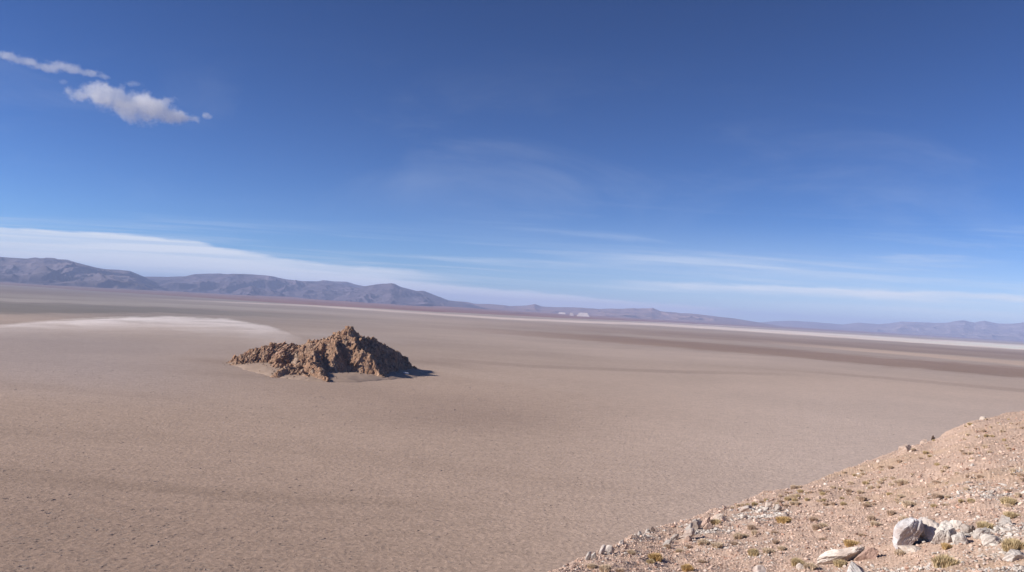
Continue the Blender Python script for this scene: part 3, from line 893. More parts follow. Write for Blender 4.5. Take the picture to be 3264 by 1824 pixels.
def patches(X, Y):
    """grey rubble patches on the pink slope, 0..1"""
    u, v = project(X, Y, hill_base(X, Y)[0])
    u = np.nan_to_num(u, nan=-999); v = np.nan_to_num(v, nan=-999)
    g = np.zeros(X.shape)
    for (cu, cv_, su, sv, a) in ((2420, 1645, 110, 28, .9), (2260, 1700, 80, 25, .7), (3180, 1570, 130, 32, .75), (3010, 1615, 90, 18, .45), (3160, 1700, 150, 30, 1.0), (3230, 1790, 130, 60, .8),
                             (2980, 1775, 130, 20, .35), (2850, 1815, 220, 22, .5), (2930, 1600, 50, 12, .4), (1950, 1750, 40, 16, .8), (2060, 1700, 50, 14, .7), (2350, 1760, 160, 40, .25), (3250, 1500, 60, 40, .4)):
        g = np.maximum(g, a * np.exp(-((u - cu) / su) ** 2 - ((v - cv_) / sv) ** 2))
    return g * sstep(fbm(X / 2.2, Y / 2.2, 4, 501), -.6, .35)


gpx = patches(HX, HY)
cn = fbm(HX / 6, HY / 6, 4, 71); c2 = fbm(HX / 25, HY / 25, 3, 72)
hc = np.array([0.46, 0.33, 0.255]) * (1 + .10 * cn[..., None])
hc = hc + sstep(c2, 0, .6)[..., None] * (np.array([0.46, 0.325, 0.225]) - hc) * .7
hc = hc * 1.26
hc = hc + gpx[..., None] * (np.array([0.44, 0.37, 0.32]) - hc) * .8
m, t, b, oc, pos = base_mat('hill_soil')
a_ = t.n.new('ShaderNodeAttribute'); a_.attribute_name = 'Col'
n1 = t.noise(pos, 2.2, 6, 0.7); n2 = t.noise(pos, 14, 5, 0.7); vo = t.voro(pos, 9.0)
k = t.math('MULTIPLY', t.ss(n1, 0.3, 0.7, 0.86, 1.12), t.ss(n2, 0.3, 0.7, 0.84, 1.14))
cc = t.n.new('ShaderNodeCombineXYZ')
for q in range(3): t.l.new(k, cc.inputs[q])
t.l.new(t.mix(1.0, a_.outputs['Color'], cc.outputs[0], 'MULTIPLY'), b.inputs['Base Color'])
bump(t, b, t.math('MULTIPLY_ADD', vo, 0.7, t.math('ADD', n2, n1)), 0.7, 0.05)
hl = mk('hillside', np.stack([HX, HY, HZ], -1).reshape(-1, 3), gridf(*HX.shape)[:, ::-1], m, hc.reshape(-1, 3).clip(.02, 1), smooth=True)
tag(hl, 'stony pinkish hillside falling away at lower right', 'hillside', kind='structure')

# ---- gravel and rubble
M_stone = attr_mat('slope_stone', (6.0, 30.0), 0.12, 0.5, 0.02)


def sample_slope(n, g, vmin=1290, umin=1600):
    """points of the slope, evenly spread over what the view shows of it and a margin round it"""
    lo, hi = R(-3), R(37)
    tt_ = g.uniform(lo, hi, n * 3)
    re_ = np.interp(tt_, ET, ER)
    w = g.uniform(0, 1, n * 3)
    # even in picture rows: tan = A / r + B, so spread 1 / r evenly
    i0, i1 = 1 / 14.0, 1 / (re_ * 1.03)
    r_ = 1 / (i1 + (i0 - i1) * w)
    X = np.sin(tt_) * r_; Y = np.cos(tt_) * r_
    return X[:n], Y[:n], r_[:n]


def stone_cols(X, Y, g, n):
    gp_ = patches(X, Y)
    pink = np.array([0.64, 0.475, 0.385]); grey = np.array([0.60, 0.54, 0.485]); red = np.array([0.46, 0.29, 0.22])
    c = pink * np.ones((n, 3)) + (g.uniform(0, 1, n) < .18)[:, None] * (red - pink)
    c = c + (gp_ > g.uniform(0, .6, n))[:, None] * (grey - c)
    wht = g.uniform(0, 1, n) < .05 + .15 * gp_
    c[wht] = np.array([0.62, 0.56, 0.50])
    return c * g.uniform(.78, 1.2, n)[:, None], gp_


def lay_stones(name, n, s_px0, s_px1, powr, seed, base, kind, label):
    g = np.random.default_rng(seed)
    X, Y, r = sample_slope(n, g)
    c, gp_ = stone_cols(X, Y, g, n)
    clump = sstep(fbm(X / 3.0, Y / 3.0, 3, 611), -.5, .7)
    keep = g.uniform(0, 1, n) < (.45 + .4 * clump + .9 * gp_) * (1 - .55 * sstep(r, 40, 75))
    X, Y, r, c, gp_ = X[keep], Y[keep], r[keep], c[keep], gp_[keep]; n = len(X)
    spx = s_px0 + (s_px1 - s_px0) * g.uniform(0, 1, n) ** powr
    size = spx / FPX * r * (1 + .5 * gp_)
    size = np.minimum(size, 0.32)
    sh = np.stack([g.uniform(.7, 1.5, n), g.uniform(.6, 1.1, n), g.uniform(.3, .65, n)], -1)
    o = scatter(name, np.stack([X, Y, hill_z(X, Y)], -1), size, sh, g.uniform(0, 6.28, n), c, M_stone, base=base, seed=seed, tilt=.3, sink=.25, cuts=6)
    tag(o, label, 'stones', kind=kind)


ICO0 = ICO1
lay_stones('gravel', 105000, 3.0, 9, 1.9, 21, ICO1, 'stuff', 'fine pinkish gravel covering the near hillside')
lay_stones('rubble', 14000, 7, 16, 2.4, 22, ICO2, 'stuff', 'angular pink and grey rubble strewn over the near hillside')


# ---- single stones and boulders
def put_on_slope(u, v, r_hint=None):
    """the point of the slope seen at (u, v)"""
    d = ray(u, v)
    th_ = math.atan2(d[0], d[1]); re = float(np.interp(th_, ET, ER))
    rs = np.linspace(8, re * 1.02, 900)
    X, Y = d[0] * rs, d[1] * rs
    z = hill_z(X, Y); zl = CAMZ + d[2] * rs
    f = zl - z
    i = np.where(f < 0)[0]
    if len(i) and i[0] > 0:
        r = rs[i[0]]
    else:
        r = re * .985
    X, Y = d[0] * r, d[1] * r
    return X, Y, float(hill_z(np.array([X]), np.array([Y]))[0]), r


def boulder(name, box, seed, col, label, cat='boulder', group=None, deep=.7, cuts=10, lean=0.0, base=ICO5, yaw=None, mat=None, rough=.085, dmin=.42, dmax=.82, sink=.42):
    u0, v0, u1, v1 = box
    X, Y, Z, r = put_on_slope((u0 + u1) / 2, v1 - (v1 - v0) * .12)
    w = (u1 - u0) / FPX * r; hgt = (v1 - v0) / FPX * r
    V, F = rock(base, seed, (1, 1, 1), cuts, rough, dmin, dmax)
    yaw_ = (seed * 1.7) % 6.28 if yaw is None else yaw
    c, s = math.cos(yaw_), math.sin(yaw_)
    V = V @ np.array([[c, -s, 0], [s, c, 0], [0, 0, 1]])
    V[:, 0] += lean * V[:, 2]
    V -= (V.max(0) + V.min(0)) / 2
    V /= (V.max(0) - V.min(0)) / 2
    V = V * np.array([w / 2, w / 2 * deep, hgt / 2 * (1 + sink)])
    # turn so that its width lies across the line of sight
    a = -math.atan2(X, Y); c, s = math.cos(a), math.sin(a)
    V = V @ np.array([[c, s, 0], [-s, c, 0], [0, 0, 1]])
    V[:, 2] += hgt / 2 * (1 - sink) * 1.0
    o = mk(name, V, F, mat or M_bould, np.array(col) * np.ones((len(V), 3)))
    o.location = (X, Y, Z)
    tag(o, label, cat, group)
    return o


WHT, GRY, PNK, DRK = (0.60, 0.55, 0.50), (0.46, 0.42, 0.385), (0.52, 0.38, 0.31), (0.12, 0.09, 0.08)
GB = 'pale boulders in the lower right corner'
boulder('boulder', (2853, 1672, 2934, 1752), 104, (0.56, 0.53, 0.53), 'largest pale grey boulder, left one of the touching pair', group=GB, deep=.9, lean=.3, cuts=9)
boulder('boulder', (2920, 1667, 2984, 1733), 211, (0.60, 0.54, 0.50), 'squat boulder leaning on the right of the largest pale one', group=GB, deep=.9, cuts=9)
boulder('boulder', (2976, 1679, 3048, 1737), 309, WHT, 'broad white boulder right of the dark gap beside the pair', group=GB, deep=.8)
boulder('boulder', (2866, 1743, 2936, 1760), 418, (0.62, 0.54, 0.47), 'flat pale slab lying in front of the largest boulder', 'slab', GB, deep=.6)
boulder('boulder', (2611, 1745, 2742, 1799), 523, (0.68, 0.60, 0.53), 'long whitish slab rising to the right, near the bottom edge', 'slab', GB, deep=.5, lean=1.0)
boulder('boulder', (2728, 1750, 2795, 1786), 627, (0.40, 0.27, 0.22), 'reddish brown ledge touching the right end of the long whitish slab', 'rock', GB, deep=.5, lean=.8)
boulder('boulder', (2700, 1797, 2750, 1840), 731, (0.52, 0.50, 0.48), 'grey boulder cut off by the bottom edge of the view', group=GB)
boulder('boulder', (3036, 1709, 3080, 1737), 835, WHT, 'low white slab at the right foot of the broad white boulder', 'slab', GB)
boulder('boulder', (3028, 1665, 3066, 1690), 939, (0.60, 0.55, 0.50), 'tilted angular block with a dark right face above the broad white boulder', 'rock', GB)
boulder('boulder', (3132, 1712, 3190, 1741), 1043, (0.68, 0.62, 0.56), 'smooth whitish slab pointing left, above the wide olive tussock', 'slab', GB)
boulder('boulder', (3104, 1692, 3150, 1718), 1147, GRY, 'grey boulder just below the olive tussock among pale rubble', group=GB)
boulder('boulder', (3186, 1652, 3224, 1678), 1251, GRY, 'rounded grey boulder at the top of the right-hand rubble patch', group=GB)
boulder('boulder', (3066, 1680, 3108, 1705), 1357, GRY, 'grey block in the rubble between the broad white boulder and the olive tussock', 'rock', GB)
boulder('boulder', (3205, 1762, 3264, 1786), 1461, (0.56, 0.51, 0.47), 'flat grey slab below the wide olive tussock at the right edge', 'slab', GB)
GO = 'blocks of the broken outcrop on the mid slope'
for i, (bx, col, lab, ct, ln) in enumerate([
    ((2203, 1660, 2236, 1690), GRY, 'rounded grey block topping the broken outcrop', 'rock', .1),
    ((2162, 1686, 2213, 1720), (0.60, 0.53, 0.48), 'broad pale slab leaning at the foot of the broken outcrop', 'slab', .7),
    ((2180, 1668, 2208, 1695), GRY, 'narrow grey block wedged between the rounded block and the pale slab', 'rock', .5),
    ((2232, 1650, 2262, 1676), PNK, 'pink slab with a dark gap below it, right of the rounded grey block', 'slab', .7),
    ((2240, 1670, 2270, 1690), PNK, 'pink block under the slab beside the straw tussock of the outcrop', 'rock', .4),
    ((2270, 1640, 2312, 1662), (0.60, 0.50, 0.42), 'pale wedge of rock just above the olive tussock of the outcrop', 'rock', .7),
    ((2276, 1633, 2296, 1648), PNK, 'small pink block perched highest on the broken outcrop', 'rock', .2),
    ((2354, 1612, 2396, 1634), (0.58, 0.51, 0.46), 'pale slab at the top of the grey scree patch', 'slab', .8),
    ((2440, 1604, 2458, 1622), (0.62, 0.53, 0.46), 'upright pale stone on the skyline side of the grey scree', 'rock', .1),
    ((2360, 1642, 2384, 1658), (0.62, 0.55, 0.49), 'split pale block in the middle of the grey scree', 'rock', .1),
    ((2470, 1612, 2492, 1630), GRY, 'grey block at the right end of the grey scree', 'rock', .2),
    ((2136, 1704, 2164, 1724), GRY, 'grey layered rock below the left end of the pale slab', 'rock', .8),
    ((2112, 1722, 2140, 1746), GRY, 'lowest layered rock in the strip running down from the outcrop', 'rock', .9),
    ((2184, 1712, 2206, 1732), PNK, 'pink stone with a dark cleft under the pale slab', 'rock', .0),
    ((2538, 1799, 2566, 1815), (0.62, 0.53, 0.46), 'pale stone between two straw tussocks near the bottom edge', 'rock', .1),
    ((2400, 1807, 2440, 1832), (0.60, 0.52, 0.47), 'pale rock half cut off by the bottom edge left of the long slab', 'rock', .1),
]):
    boulder('rock', bx, 2000 + i * 37, col, lab, ct, GO if i < 14 else None, base=ICO3, lean=ln, cuts=9)
GR = 'rocks breaking the skyline of the slope'
for i, (bx, col, lab, ln) in enumerate([
    ((1866, 1760, 1884, 1788), GRY, 'upright grey rock, lower of two on the lower skyline of the slope', .2),
    ((1880, 1762, 1900, 1784), GRY, 'tilted grey rock touching the upright one on the lower skyline', .5),
    ((1906, 1740, 1930, 1768), (0.50, 0.45, 0.42), 'slanting slab edge at the left of the pale skyline outcrop', .9),
    ((1922, 1740, 1958, 1768), (0.60, 0.53, 0.48), 'wide pale rock of the lower skyline outcrop', .4),
    ((1972, 1722, 1990, 1738), (0.58, 0.52, 0.48), 'lone squarish grey rock on the skyline above the wide pale one', .2),
    ((1815, 1800, 1834, 1812), PNK, 'low pink rock where the slope meets the bottom edge', .0),
    ((2032, 1696, 2046, 1712), GRY, 'small pointed grey rock, lowest of the skyline row', .1),
    ((2056, 1688, 2070, 1702), GRY, 'second pointed grey rock up the skyline row', .1),
    ((2074, 1681, 2088, 1694), DRK, 'dark pointed rock ending the skyline row', .1),
    ((2866, 1422, 2902, 1444), (0.56, 0.45, 0.38), 'pale hump of bare rock on the upper skyline', .3),
    ((3124, 1329, 3140, 1339), (0.55, 0.48, 0.42), 'small white rock high on the skyline near the right edge', .2),
    ((2794, 1466, 2805, 1474), (0.58, 0.50, 0.44), 'tiny white stone on the skyline below the pale hump', .1),
    ((2934, 1399, 2954, 1412), (0.54, 0.43, 0.36), 'pale rock on the skyline between the hump and the dark upright stone', .2),
]):
    boulder('rock', bx, 3000 + i * 41, col, lab, 'rock', GR, base=ICO3, lean=ln, cuts=8)
# the dark upright stone with a smaller one against it
X, Y, Z, r = put_on_slope(2973, 1397)
parts = []
for (dx, dz, wx, wz, sd) in ((-.06, .12, .15, .20, 1), (0, .34, .19, .26, 2), (.02, .58, .12, .18, 3), (.25, .33, .12, .13, 4), (.12, .16, .16, .12, 6)):
    v_, f_ = rock(ICO2, 900 + sd, (wx, .15, wz), 7, .12); parts.append((v_ + np.array([dx, 0, dz]), f_))
V = np.concatenate([p_[0] for p_ in parts]); off = np.cumsum([0] + [len(p_[0]) for p_ in parts[:-1]])
F = np.concatenate([p_[1] + o_ for p_, o_ in zip(parts, off)])
o = mk('standing_stone', V, F, M_bould, np.array([0.035, 0.025, 0.02]) * np.ones((len(V), 3)))
o.location = (X, Y, Z); tag(o, 'small black upright stone standing out on the upper skyline', 'stone')

# ---- loose stones, each its own object
protos = []
for k_ in range(10):
    v_, f_ = rock(ICO2, 5000 + k_ * 13, (1, random.uniform(.6, .9), random.uniform(.45, .75)), 8, .07, .45, .85)
    tone = [PNK, (0.60, 0.50, 0.43), GRY, (0.42, 0.29, 0.23), WHT][k_ % 5]
    o = mk('loose_stone', v_ * .5 + np.array([0, 0, .14]), f_, M_bould, np.array(tone) * np.ones((len(v_), 3)))
    protos.append(o)
ANCH = [(2498, 1657, 'bright golden tussock'), (2420, 1640, 'grey scree'), (2225, 1685, 'broken outcrop'), (2090, 1776, 'wide golden tussock'), (2680, 1772, 'long whitish slab'), (2713, 1733, 'golden tussock above the long slab'),
        (2893, 1715, 'largest boulder'), (3010, 1708, 'broad white boulder'), (3012, 1796, 'largest bushy tussock'), (3139, 1680, 'olive tussock in the pale rubble'), (3218, 1625, 'two olive tussocks at the right edge'), (3230, 1744, 'wide flat olive tussock'),
        (2895, 1606, 'dark-based straw tussock'), (2445, 1760, 'wide straw tussock'), (1935, 1755, 'lower skyline outcrop'), (2060, 1695, 'skyline row of pointed rocks'), (2191, 1811, 'golden brown tussock at the bottom'), (2555, 1805, 'pale stone near the bottom edge'),
        (2885, 1430, 'pale skyline hump'), (2973, 1392, 'black upright stone'), (3132, 1334, 'high white skyline rock'), (2800, 1470, 'tiny white skyline stone'), (2875, 1542, 'pale wide tussock'), (3126, 1520, 'dark brown upper tussock'), (3258, 1516, 'brown tussock at the right edge'),
        (2610, 1675, 'pair of brown and straw tussocks'), (2780, 1663, 'stacked brown and straw tussocks'), (2353, 1722, 'mid-slope straw tussocks')]
seen_lab = set()


def where(u, v, what, rank):
    """a label that ties a small repeated thing to the nearest thing one can find"""
    for k_ in range(7):
        ds = sorted(((u - a) ** 2 + ((v - b_) * 1.6) ** 2, a, b_, nm) for a, b_, nm in ANCH)
        d2, a, b_, nm = ds[min(k_, len(ds) - 1)]
        dx, dy = u - a, (v - b_) * 1.6
        far = 'well ' if d2 > 80 ** 2 else ('just ' if d2 < 40 ** 2 else '')
        hz_ = 'right' if dx > 0 else 'left'; vt = 'below' if dy > 0 else 'above'
        if abs(dx) > 2.2 * abs(dy): dr = hz_ + ' of'
        elif abs(dy) > 2.2 * abs(dx): dr = vt
        else: dr = vt + ' and ' + hz_ + ' of'
        lb = f'{rank} {what} {far}{dr} the {nm}'
        if lb not in seen_lab and len(lb.replace('-', ' ').split()) <= 16: break
    seen_lab.add(lb)
    return lb


lab_by = ['pinkish loose stone', 'cream loose stone', 'grey loose stone', 'rusty brown loose stone', 'whitish loose stone']
g = np.random.default_rng(99)
cnt = 0
first = set()
for _ in range(4000):
    if cnt >= 170: break
    u = g.uniform(1850, 3290); v = 1500 + 330 * g.uniform() ** .8
    ve = np.interp(u, [p_[0] for p_ in edge_px], [p_[1] for p_ in edge_px])
    if v < ve + 12: continue
    X, Y, Z, r = put_on_slope(u, v)
    gp_ = float(patches(np.array([X]), np.array([Y]))[0])
    if g.uniform() > .25 + gp_: continue
    size = g.uniform(9, 19 if gp_ < .4 else 28) / FPX * r
    size = min(size, .5)
    kk = int(g.choice([2, 4, 7, 9, 6, 5] if gp_ > .35 else [0, 1, 3, 5, 6, 8, 0, 5]))
    src = protos[kk]
    if kk in first:
        o = src.copy(); COL.objects.link(o)
    else:
        o = src; first.add(kk)
    o.location = (X, Y, Z - .02 * size)
    o.scale = (size, size, size * g.uniform(.7, 1.3))
    o.rotation_euler = (g.normal(0, .25), g.normal(0, .25), g.uniform(0, 6.28))
    tag(o, where(u, v, lab_by[kk % 5], 'fist-sized' if size < .16 else ('flattish' if o.scale[2] < size else 'chunky')), 'stone', 'loose stones scattered over the slope')
    cnt += 1
for k_, o in enumerate(protos):
    if k_ not in first: bpy.data.objects.remove(o)


# ---- dry tussocks
def straw_mat(name, c1, c2):
    m, t, b, oc, pos = base_mat(name)
    c = t.mix(t.ss(t.noise(oc, 9, 3, .6), .35, .65), c1, c2)
    at_ = t.n.new('ShaderNodeAttribute'); at_.attribute_name = 'Col'
    t.l.new(t.mix(1.0, c, at_.outputs['Color'], 'MULTIPLY'), b.inputs['Base Color'])
    return m


TM = {'olive': straw_mat('olive_straw', (0.60, 0.46, 0.25, 1), (0.74, 0.58, 0.36, 1)),
      'golden': straw_mat('golden_straw', (0.62, 0.41, 0.17, 1), (0.76, 0.53, 0.27, 1)),
      'straw': straw_mat('pale_straw', (0.78, 0.60, 0.42, 1), (0.84, 0.67, 0.50, 1)),
      'brown': straw_mat('brown_straw', (0.60, 0.44, 0.32, 1), (0.72, 0.54, 0.41, 1))}


def tussock_mesh(name, nb, seed, mat, hh=.55):
    g = np.random.default_rng(seed)
    # blades start over a disc and lean outwards, so the plant is a low cushion with a ragged edge
    a = g.uniform(0, 6.283, nb); rho = np.sqrt(g.uniform(0, 1, nb)) * .36
    lump = 1 + .25 * np.sin(a * 3 + seed) + .15 * np.sin(a * 5 + 2 * seed)
    rho = rho * lump
    bx, by = rho * np.cos(a), rho * np.sin(a) * .9
    lean = rho * 1.1 + g.normal(0, .08, nb)
    L = hh * np.sqrt((1 - (rho / (.5 * lump)) ** 2).clip(.08, 1)) * g.uniform(.6, 1.05, nb)
    la = a + g.normal(0, .6, nb)
    tx = bx + np.cos(la) * lean * .45; ty = by + np.sin(la) * lean * .45; tz = L
    wv = g.uniform(.008, .02, nb); pa = g.uniform(0, 3.14, nb)
    wx, wy = np.cos(pa) * wv, np.sin(pa) * wv
    b0 = np.stack([bx - wx, by - wy, np.full(nb, -.04)], -1); b1 = np.stack([bx + wx, by + wy, np.full(nb, -.04)], -1)
    mx, my, mz = bx * .6 + tx * .4, by * .6 + ty * .4, tz * .62
    m0 = np.stack([mx - wx, my - wy, mz], -1); m1 = np.stack([mx + wx, my + wy, mz], -1)
    tp = np.stack([tx, ty, tz], -1)
    V = np.stack([b0, b1, m1, m0, tp], 1).reshape(-1, 3)
    F = np.array([[0, 1, 2], [0, 2, 3], [3, 2, 4]])[None] + (np.arange(nb) * 5)[:, None, None]
    c = np.repeat(g.uniform(.75, 1.25, nb), 5)[:, None] * np.ones(3)
    return mk(name, V, F.reshape(-1, 3), mat, c)


TP = {}
for i, kx in enumerate(TM):
    TP[kx] = [tussock_mesh('tussock', 1000, 40 + i * 7 + j, TM[kx], hh=(.48, .40, .55)[j]) for j in range(3)]
used_t = set()


def tussock(u, v, w, kind, label, group, j=None):
    X, Y, Z, r = put_on_slope(u, v + w * .22)
    j = random.randrange(3) if j is None else j
    src = TP[kind][j]
    if (kind, j) in used_t: o = src.copy(); COL.objects.link(o)
    else: o = src; used_t.add((kind, j))
    s_ = w / FPX * r * 1.12
    o.location = (X, Y, Z); o.scale = (s_, s_, s_ * random.uniform(.95, 1.3)); o.rotation_euler = (0, 0, random.uniform(0, 6.28))
    tag(o, label, 'tussock', group)
    return o


TG = 'dry tussocks on the near slope'
for (u, v, w, kx, lab) in [
    (2282, 1664, 31, 'olive', 'olive tussock against the right side of the broken outcrop'),
    (2498, 1658, 43, 'golden', 'bright golden tussock standing alone right of the grey scree'),
    (2395, 1682, 24, 'brown', 'brown tussock below the grey scree patch'),
    (2090, 1776, 42, 'golden', 'wide golden tussock low on the left of the slope'),
    (2074, 1790, 24, 'olive', 'small olive tussock joined below the wide golden one'),
    (2191, 1811, 34, 'golden', 'golden brown tussock with a dark right side at the bottom edge'),
    (2242, 1729, 37, 'straw', 'pale straw tussock below the pale leaning slab'),
    (2288, 1738, 33, 'straw', 'straw tussock right of the pale one below the outcrop'),
    (2342, 1733, 27, 'brown', 'dull brown tussock in the middle of the lower slope'),
    (2353, 1712, 28, 'straw', 'straw tussock above the dull brown one, mid slope'),
    (2374, 1709, 20, 'straw', 'small straw tussock touching a larger one, mid slope'),
    (2402, 1765, 33, 'olive', 'olive tussock left of a wide straw one on the lower slope'),
    (2448, 1758, 36, 'straw', 'wide straw tussock right of an olive one on the lower slope'),
    (2237, 1790, 27, 'brown', 'brownish tussock above the golden brown one at the bottom'),
    (2592, 1658, 26, 'brown', 'thin brown tussock right of the bright golden one'),
    (2602, 1684, 26, 'brown', 'brown tussock at the lower left of a straw one, centre of the slope'),
    (2624, 1675, 25, 'straw', 'straw tussock at the upper right of a brown one, centre of the slope'),
    (2468, 1699, 21, 'brown', 'small brown tussock below the bright golden one'),
    (2472, 1729, 20, 'brown', 'small faint brown tussock above the wide straw one'),
    (2541, 1795, 38, 'olive', 'olive tussock left of the pale stone near the bottom edge'),
    (2584, 1806, 35, 'straw', 'straw tussock right of the pale stone near the bottom edge'),
    (2625, 1719, 22, 'brown', 'brown tussock above the left end of the long whitish slab'),
    (2492, 1751, 22, 'straw', 'small straw tussock just right of the wide straw one'),
    (2165, 1756, 28, 'straw', 'low spreading straw tussock under the layered rocks'),
    (2194, 1743, 19, 'brown', 'tiny brown tussock right of the layered rocks'),
    (2128, 1743, 21, 'brown', 'brown tussock touching the lowest layered rock'),
    (2713, 1733, 43, 'golden', 'golden tussock directly above the long whitish slab'),
    (3015, 1746, 27, 'golden', 'small orange gold tussock in front of the broad white boulder'),
    (3012, 1796, 62, 'olive', 'largest bushy tussock, below the pair of boulders'),
    (3139, 1680, 42, 'olive', 'olive tussock rising from the pale rubble right of the boulders'),
    (3216, 1602, 36, 'olive', 'greenish tussock near the right edge, upper of two in a column'),
    (3222, 1646, 36, 'olive', 'olive straw tussock near the right edge, lower of two in a column'),
    (3230, 1744, 58, 'olive', 'wide flat olive tussock at the right edge'),
    (2895, 1606, 38, 'straw', 'straw tussock with a dark base above the pair of boulders'),
    (2988, 1585, 29, 'brown', 'brown tussock to the upper right of the straw one with a dark base'),
    (2841, 1638, 25, 'brown', 'dull brown tussock left of and above the largest boulder'),
    (2778, 1655, 25, 'brown', 'brown tussock just above a straw one, left of the boulders'),
    (2788, 1671, 27, 'straw', 'straw tussock just below a brown one, left of the boulders'),
    (2883, 1661, 27, 'straw', 'straw tussock right behind the largest boulder'),
    (2957, 1659, 25, 'brown', 'brown tussock behind the squat leaning boulder'),
    (2748, 1706, 22, 'brown', 'small brown tussock above the golden one by the long slab'),
    (2679, 1801, 35, 'olive', 'olive tussock below the left half of the long whitish slab'),
    (2870, 1767, 28, 'straw', 'faint straw tussock below the flat pale slab'),
    (3095, 1598, 21, 'olive', 'small greenish tussock on the grey patch, upper right'),
    (2760, 1611, 21, 'brown', 'small brown tussock on the bare slope far left of the dark-based one'),
    (2750, 1593, 23, 'brown', 'brown tussock close above another on the bare slope'),
    (2871, 1583, 22, 'straw', 'pale tussock just above the dark-based straw one'),
    (2875, 1542, 30, 'straw', 'pale wide tussock in the middle of the upper slope'),
    (2985, 1537, 20, 'brown', 'brown tussock on the upper slope right of a pale wide one'),
    (3126, 1520, 19, 'brown', 'dark brown tussock on the upper slope towards the right edge'),
    (1978, 1820, 30, 'brown', 'dark brown tussock at the bottom edge, lower left of the slope'),
    (1887, 1806, 28, 'straw', 'pale tussock on the skyline at the bottom edge'),
    (1930, 1816, 40, 'straw', 'straw tussock left of the dark brown one at the bottom edge'),
    (2013, 1762, 24, 'straw', 'faint straw tussock left of the wide golden one'),
    (2405, 1700, 20, 'straw', 'tiny straw tussock just under the brown one by the scree'),
    (3258, 1516, 22, 'brown', 'brown tussock at the right edge of the upper slope'),
]:
    tussock(u, v, w, kx, lab, TG)
g = np.random.default_rng(5)
cnt = 0
placed = []
while cnt < 120:
    u = g.uniform(2300, 3270)
    ve = float(np.interp(u, [p_[0] for p_ in edge_px], [p_[1] for p_ in edge_px]))
    v = ve + 4 + g.uniform() ** 1.1 * (1610 - ve)
    if v > 1620 or v < ve + 3: continue
    if any(abs(u - a) < 13 and abs(v - b_) < 7 for a, b_ in placed): continue
    placed.append((u, v))
    w = 6 + 8 * g.uniform() + (v - 1320) / 300 * 6
    kx = g.choice(['brown', 'straw', 'straw', 'olive'])
    tussock(u, v, w, str(kx), where(u, v, str(kx) + ' tussock', 'tiny' if w < 11 else 'small'), 'small tussocks dotting the upper slope')
    cnt += 1
for kx in TP:
    for j, o in enumerate(TP[kx]):
        if (kx, j) not in used_t: bpy.data.objects.remove(o)


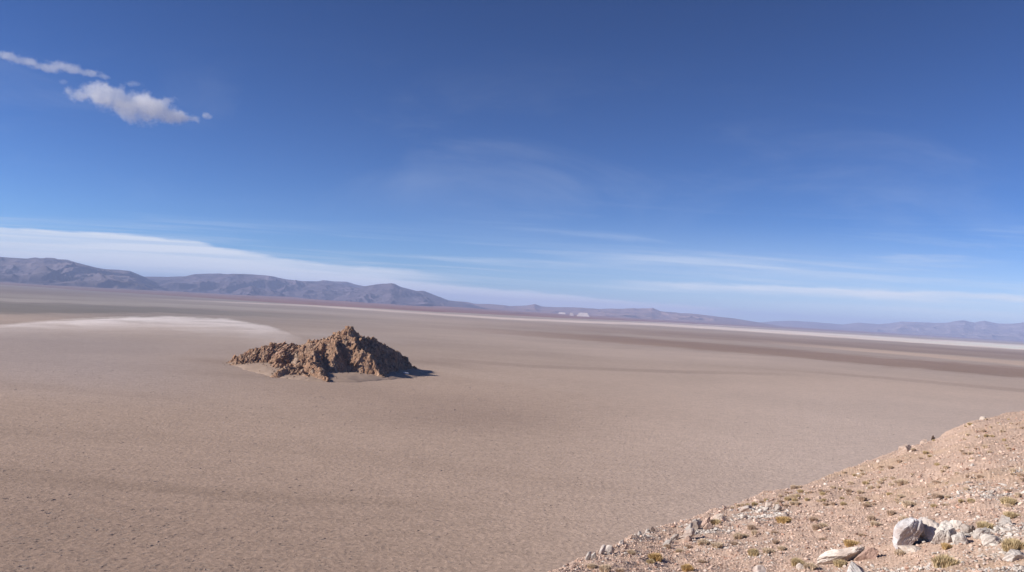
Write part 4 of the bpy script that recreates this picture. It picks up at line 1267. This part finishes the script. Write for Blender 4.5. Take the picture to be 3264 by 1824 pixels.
# ================================================================ CLOUDS (small fair-weather cumulus, real volumes)
def cloud(lobes, r, dens, label, seed, edge=.5, thick=1.0, nscale=1.0):
    """lobes: (u, v, half width px, half height px)"""
    px = r / FPX
    C = [at(u, v, r) for u, v, a, b_ in lobes]
    ctr = np.mean(C, 0)
    u0 = min(l[0] - l[2] for l in lobes); u1 = max(l[0] + l[2] for l in lobes)
    v0 = min(l[1] - l[3] for l in lobes); v1 = max(l[1] + l[3] for l in lobes)
    # hull: a box-like ellipsoid round all lobes, noise inside eats it back to the cloud's outline
    V, F = [], []
    base = ICO3
    m = bpy.data.materials.new('cloud_vapour'); m.use_nodes = True
    t = NT(m.node_tree); t.n.clear()
    o_ = t.n.new('ShaderNodeOutputMaterial'); pv = t.n.new('ShaderNodeVolumePrincipled')
    pv.inputs['Color'].default_value = (1, 1, 1, 1); pv.inputs['Anisotropy'].default_value = 0.0
    tcn = t.n.new('ShaderNodeTexCoord'); p = tcn.outputs['Object']
    nz = t.noise(p, 1 / (45 * px * nscale), 8, 0.66)
    nzs = t.math('SUBTRACT', nz, 0.5)
    f = None
    for (c, (u, v, a, b_)) in zip(C, lobes):
        q = c - ctr
        mp = t.n.new('ShaderNodeVectorMath'); mp.operation = 'SUBTRACT'; t.l.new(p, mp.inputs[0]); mp.inputs[1].default_value = tuple(q)
        # camera roll does not matter here; lobes are level ellipsoids turned to the line of sight
        ang = math.atan2(c[0], c[1])
        rot = t.n.new('ShaderNodeVectorRotate'); rot.rotation_type = 'Z_AXIS'; t.l.new(mp.outputs[0], rot.inputs[0]); rot.inputs['Angle'].default_value = ang
        dv = t.n.new('ShaderNodeVectorMath'); dv.operation = 'DIVIDE'; t.l.new(rot.outputs[0], dv.inputs[0])
        dv.inputs[1].default_value = (a * px, max(a * .7, b_) * px * thick, b_ * px)
        ln = t.n.new('ShaderNodeVectorMath'); ln.operation = 'LENGTH'; t.l.new(dv.outputs[0], ln.inputs[0])
        g_ = t.math('SUBTRACT', 1.0, ln.outputs['Value'])
        if f is None: f = g_
        else:
            mm = t.n.new('ShaderNodeMath'); mm.operation = 'SMOOTH_MAX'; mm.inputs[2].default_value = .25
            t.l.new(f, mm.inputs[0]); t.l.new(g_, mm.inputs[1]); f = mm.outputs[0]
    d = t.ss(t.math('ADD', f, t.math('MULTIPLY', nzs, 3.1)), 0.05, edge)
    t.l.new(t.math('MULTIPLY', d, dens), pv.inputs['Density'])
    t.l.new(pv.outputs[0], o_.inputs['Volume'])
    m.cycles.volume_step_rate = 0.25
    hw = (u1 - u0) / 2 * px * 1.25; hh = (v1 - v0) / 2 * px * 1.5
    V = base[0] * 1.0
    V = np.sign(V) * np.abs(V) ** .7
    dd = max(l[2] for l in lobes) * px * thick * 1.1
    cu = at((u0 + u1) / 2, (v0 + v1) / 2, r)
    V = V * np.array([hw, dd, hh])
    a = -math.atan2(cu[0], cu[1]); c, s = math.cos(a), math.sin(a)
    V = V @ np.array([[c, s, 0], [-s, c, 0], [0, 0, 1]])
    V = V + (cu - ctr)
    o = mk('cloud', V, base[1], m)
    o.location = tuple(ctr)
    tag(o, label, 'cloud', 'small white clouds at upper left')
    return o


CR = 14000
cloud([(255, 298, 42, 26), (295, 295, 55, 36), (345, 312, 66, 38), (385, 325, 56, 44), (408, 338, 46, 44), (450, 338, 70, 46), (490, 352, 76, 40), (535, 367, 66, 28), (580, 376, 44, 14), (610, 379, 24, 10)],
      CR, 0.0036, 'thick white cloud, largest of the small clouds at upper left', 1)
cloud([(655, 366, 17, 10), (668, 372, 14, 9)], CR, 0.004, 'tiny round cloud off the right tip of the largest cloud', 2, nscale=.5)
cloud([(30, 178, 50, 14), (85, 196, 50, 16), (140, 214, 55, 12), (190, 212, 50, 15), (240, 226, 55, 13), (290, 232, 40, 11), (322, 242, 26, 9)],
      CR * 1.05, 0.0022, 'long thin ragged cloud streak above the largest cloud', 3, edge=.6, nscale=.7)
cloud([(425, 268, 30, 9)], CR, 0.0015, 'faint wisp of cloud over the middle of the largest cloud', 4, edge=.7, nscale=.5)
cloud([(204, 261, 18, 8)], CR, 0.0015, 'faint scrap of cloud between the streak and the largest cloud', 5, edge=.7, nscale=.5)

# ================================================================ HAZE
m = bpy.data.materials.new('thin_air'); m.use_nodes = True
t = NT(m.node_tree); t.n.clear()
o_ = t.n.new('ShaderNodeOutputMaterial'); pv = t.n.new('ShaderNodeVolumePrincipled')
pv.inputs['Color'].default_value = (0.51, 0.645, 1.0, 1)
pv.inputs['Density'].default_value = 3.0e-5
pv.inputs['Anisotropy'].default_value = 0.0
t.l.new(pv.outputs[0], o_.inputs['Volume'])
HB, HT_ = -150.0, 800.0
V = np.array([(x, y, z) for z in (HB, HT_) for y in (-60000, 60000) for x in (-60000, 60000)], float)
F = np.array([[0, 2, 3, 1], [4, 5, 7, 6], [0, 1, 5, 4], [2, 6, 7, 3], [0, 4, 6, 2], [1, 3, 7, 5]])
hz = mk('haze', V, F, m)
tag(hz, 'thin blue haze lying over the flat and the mountains', 'haze', kind='stuff')
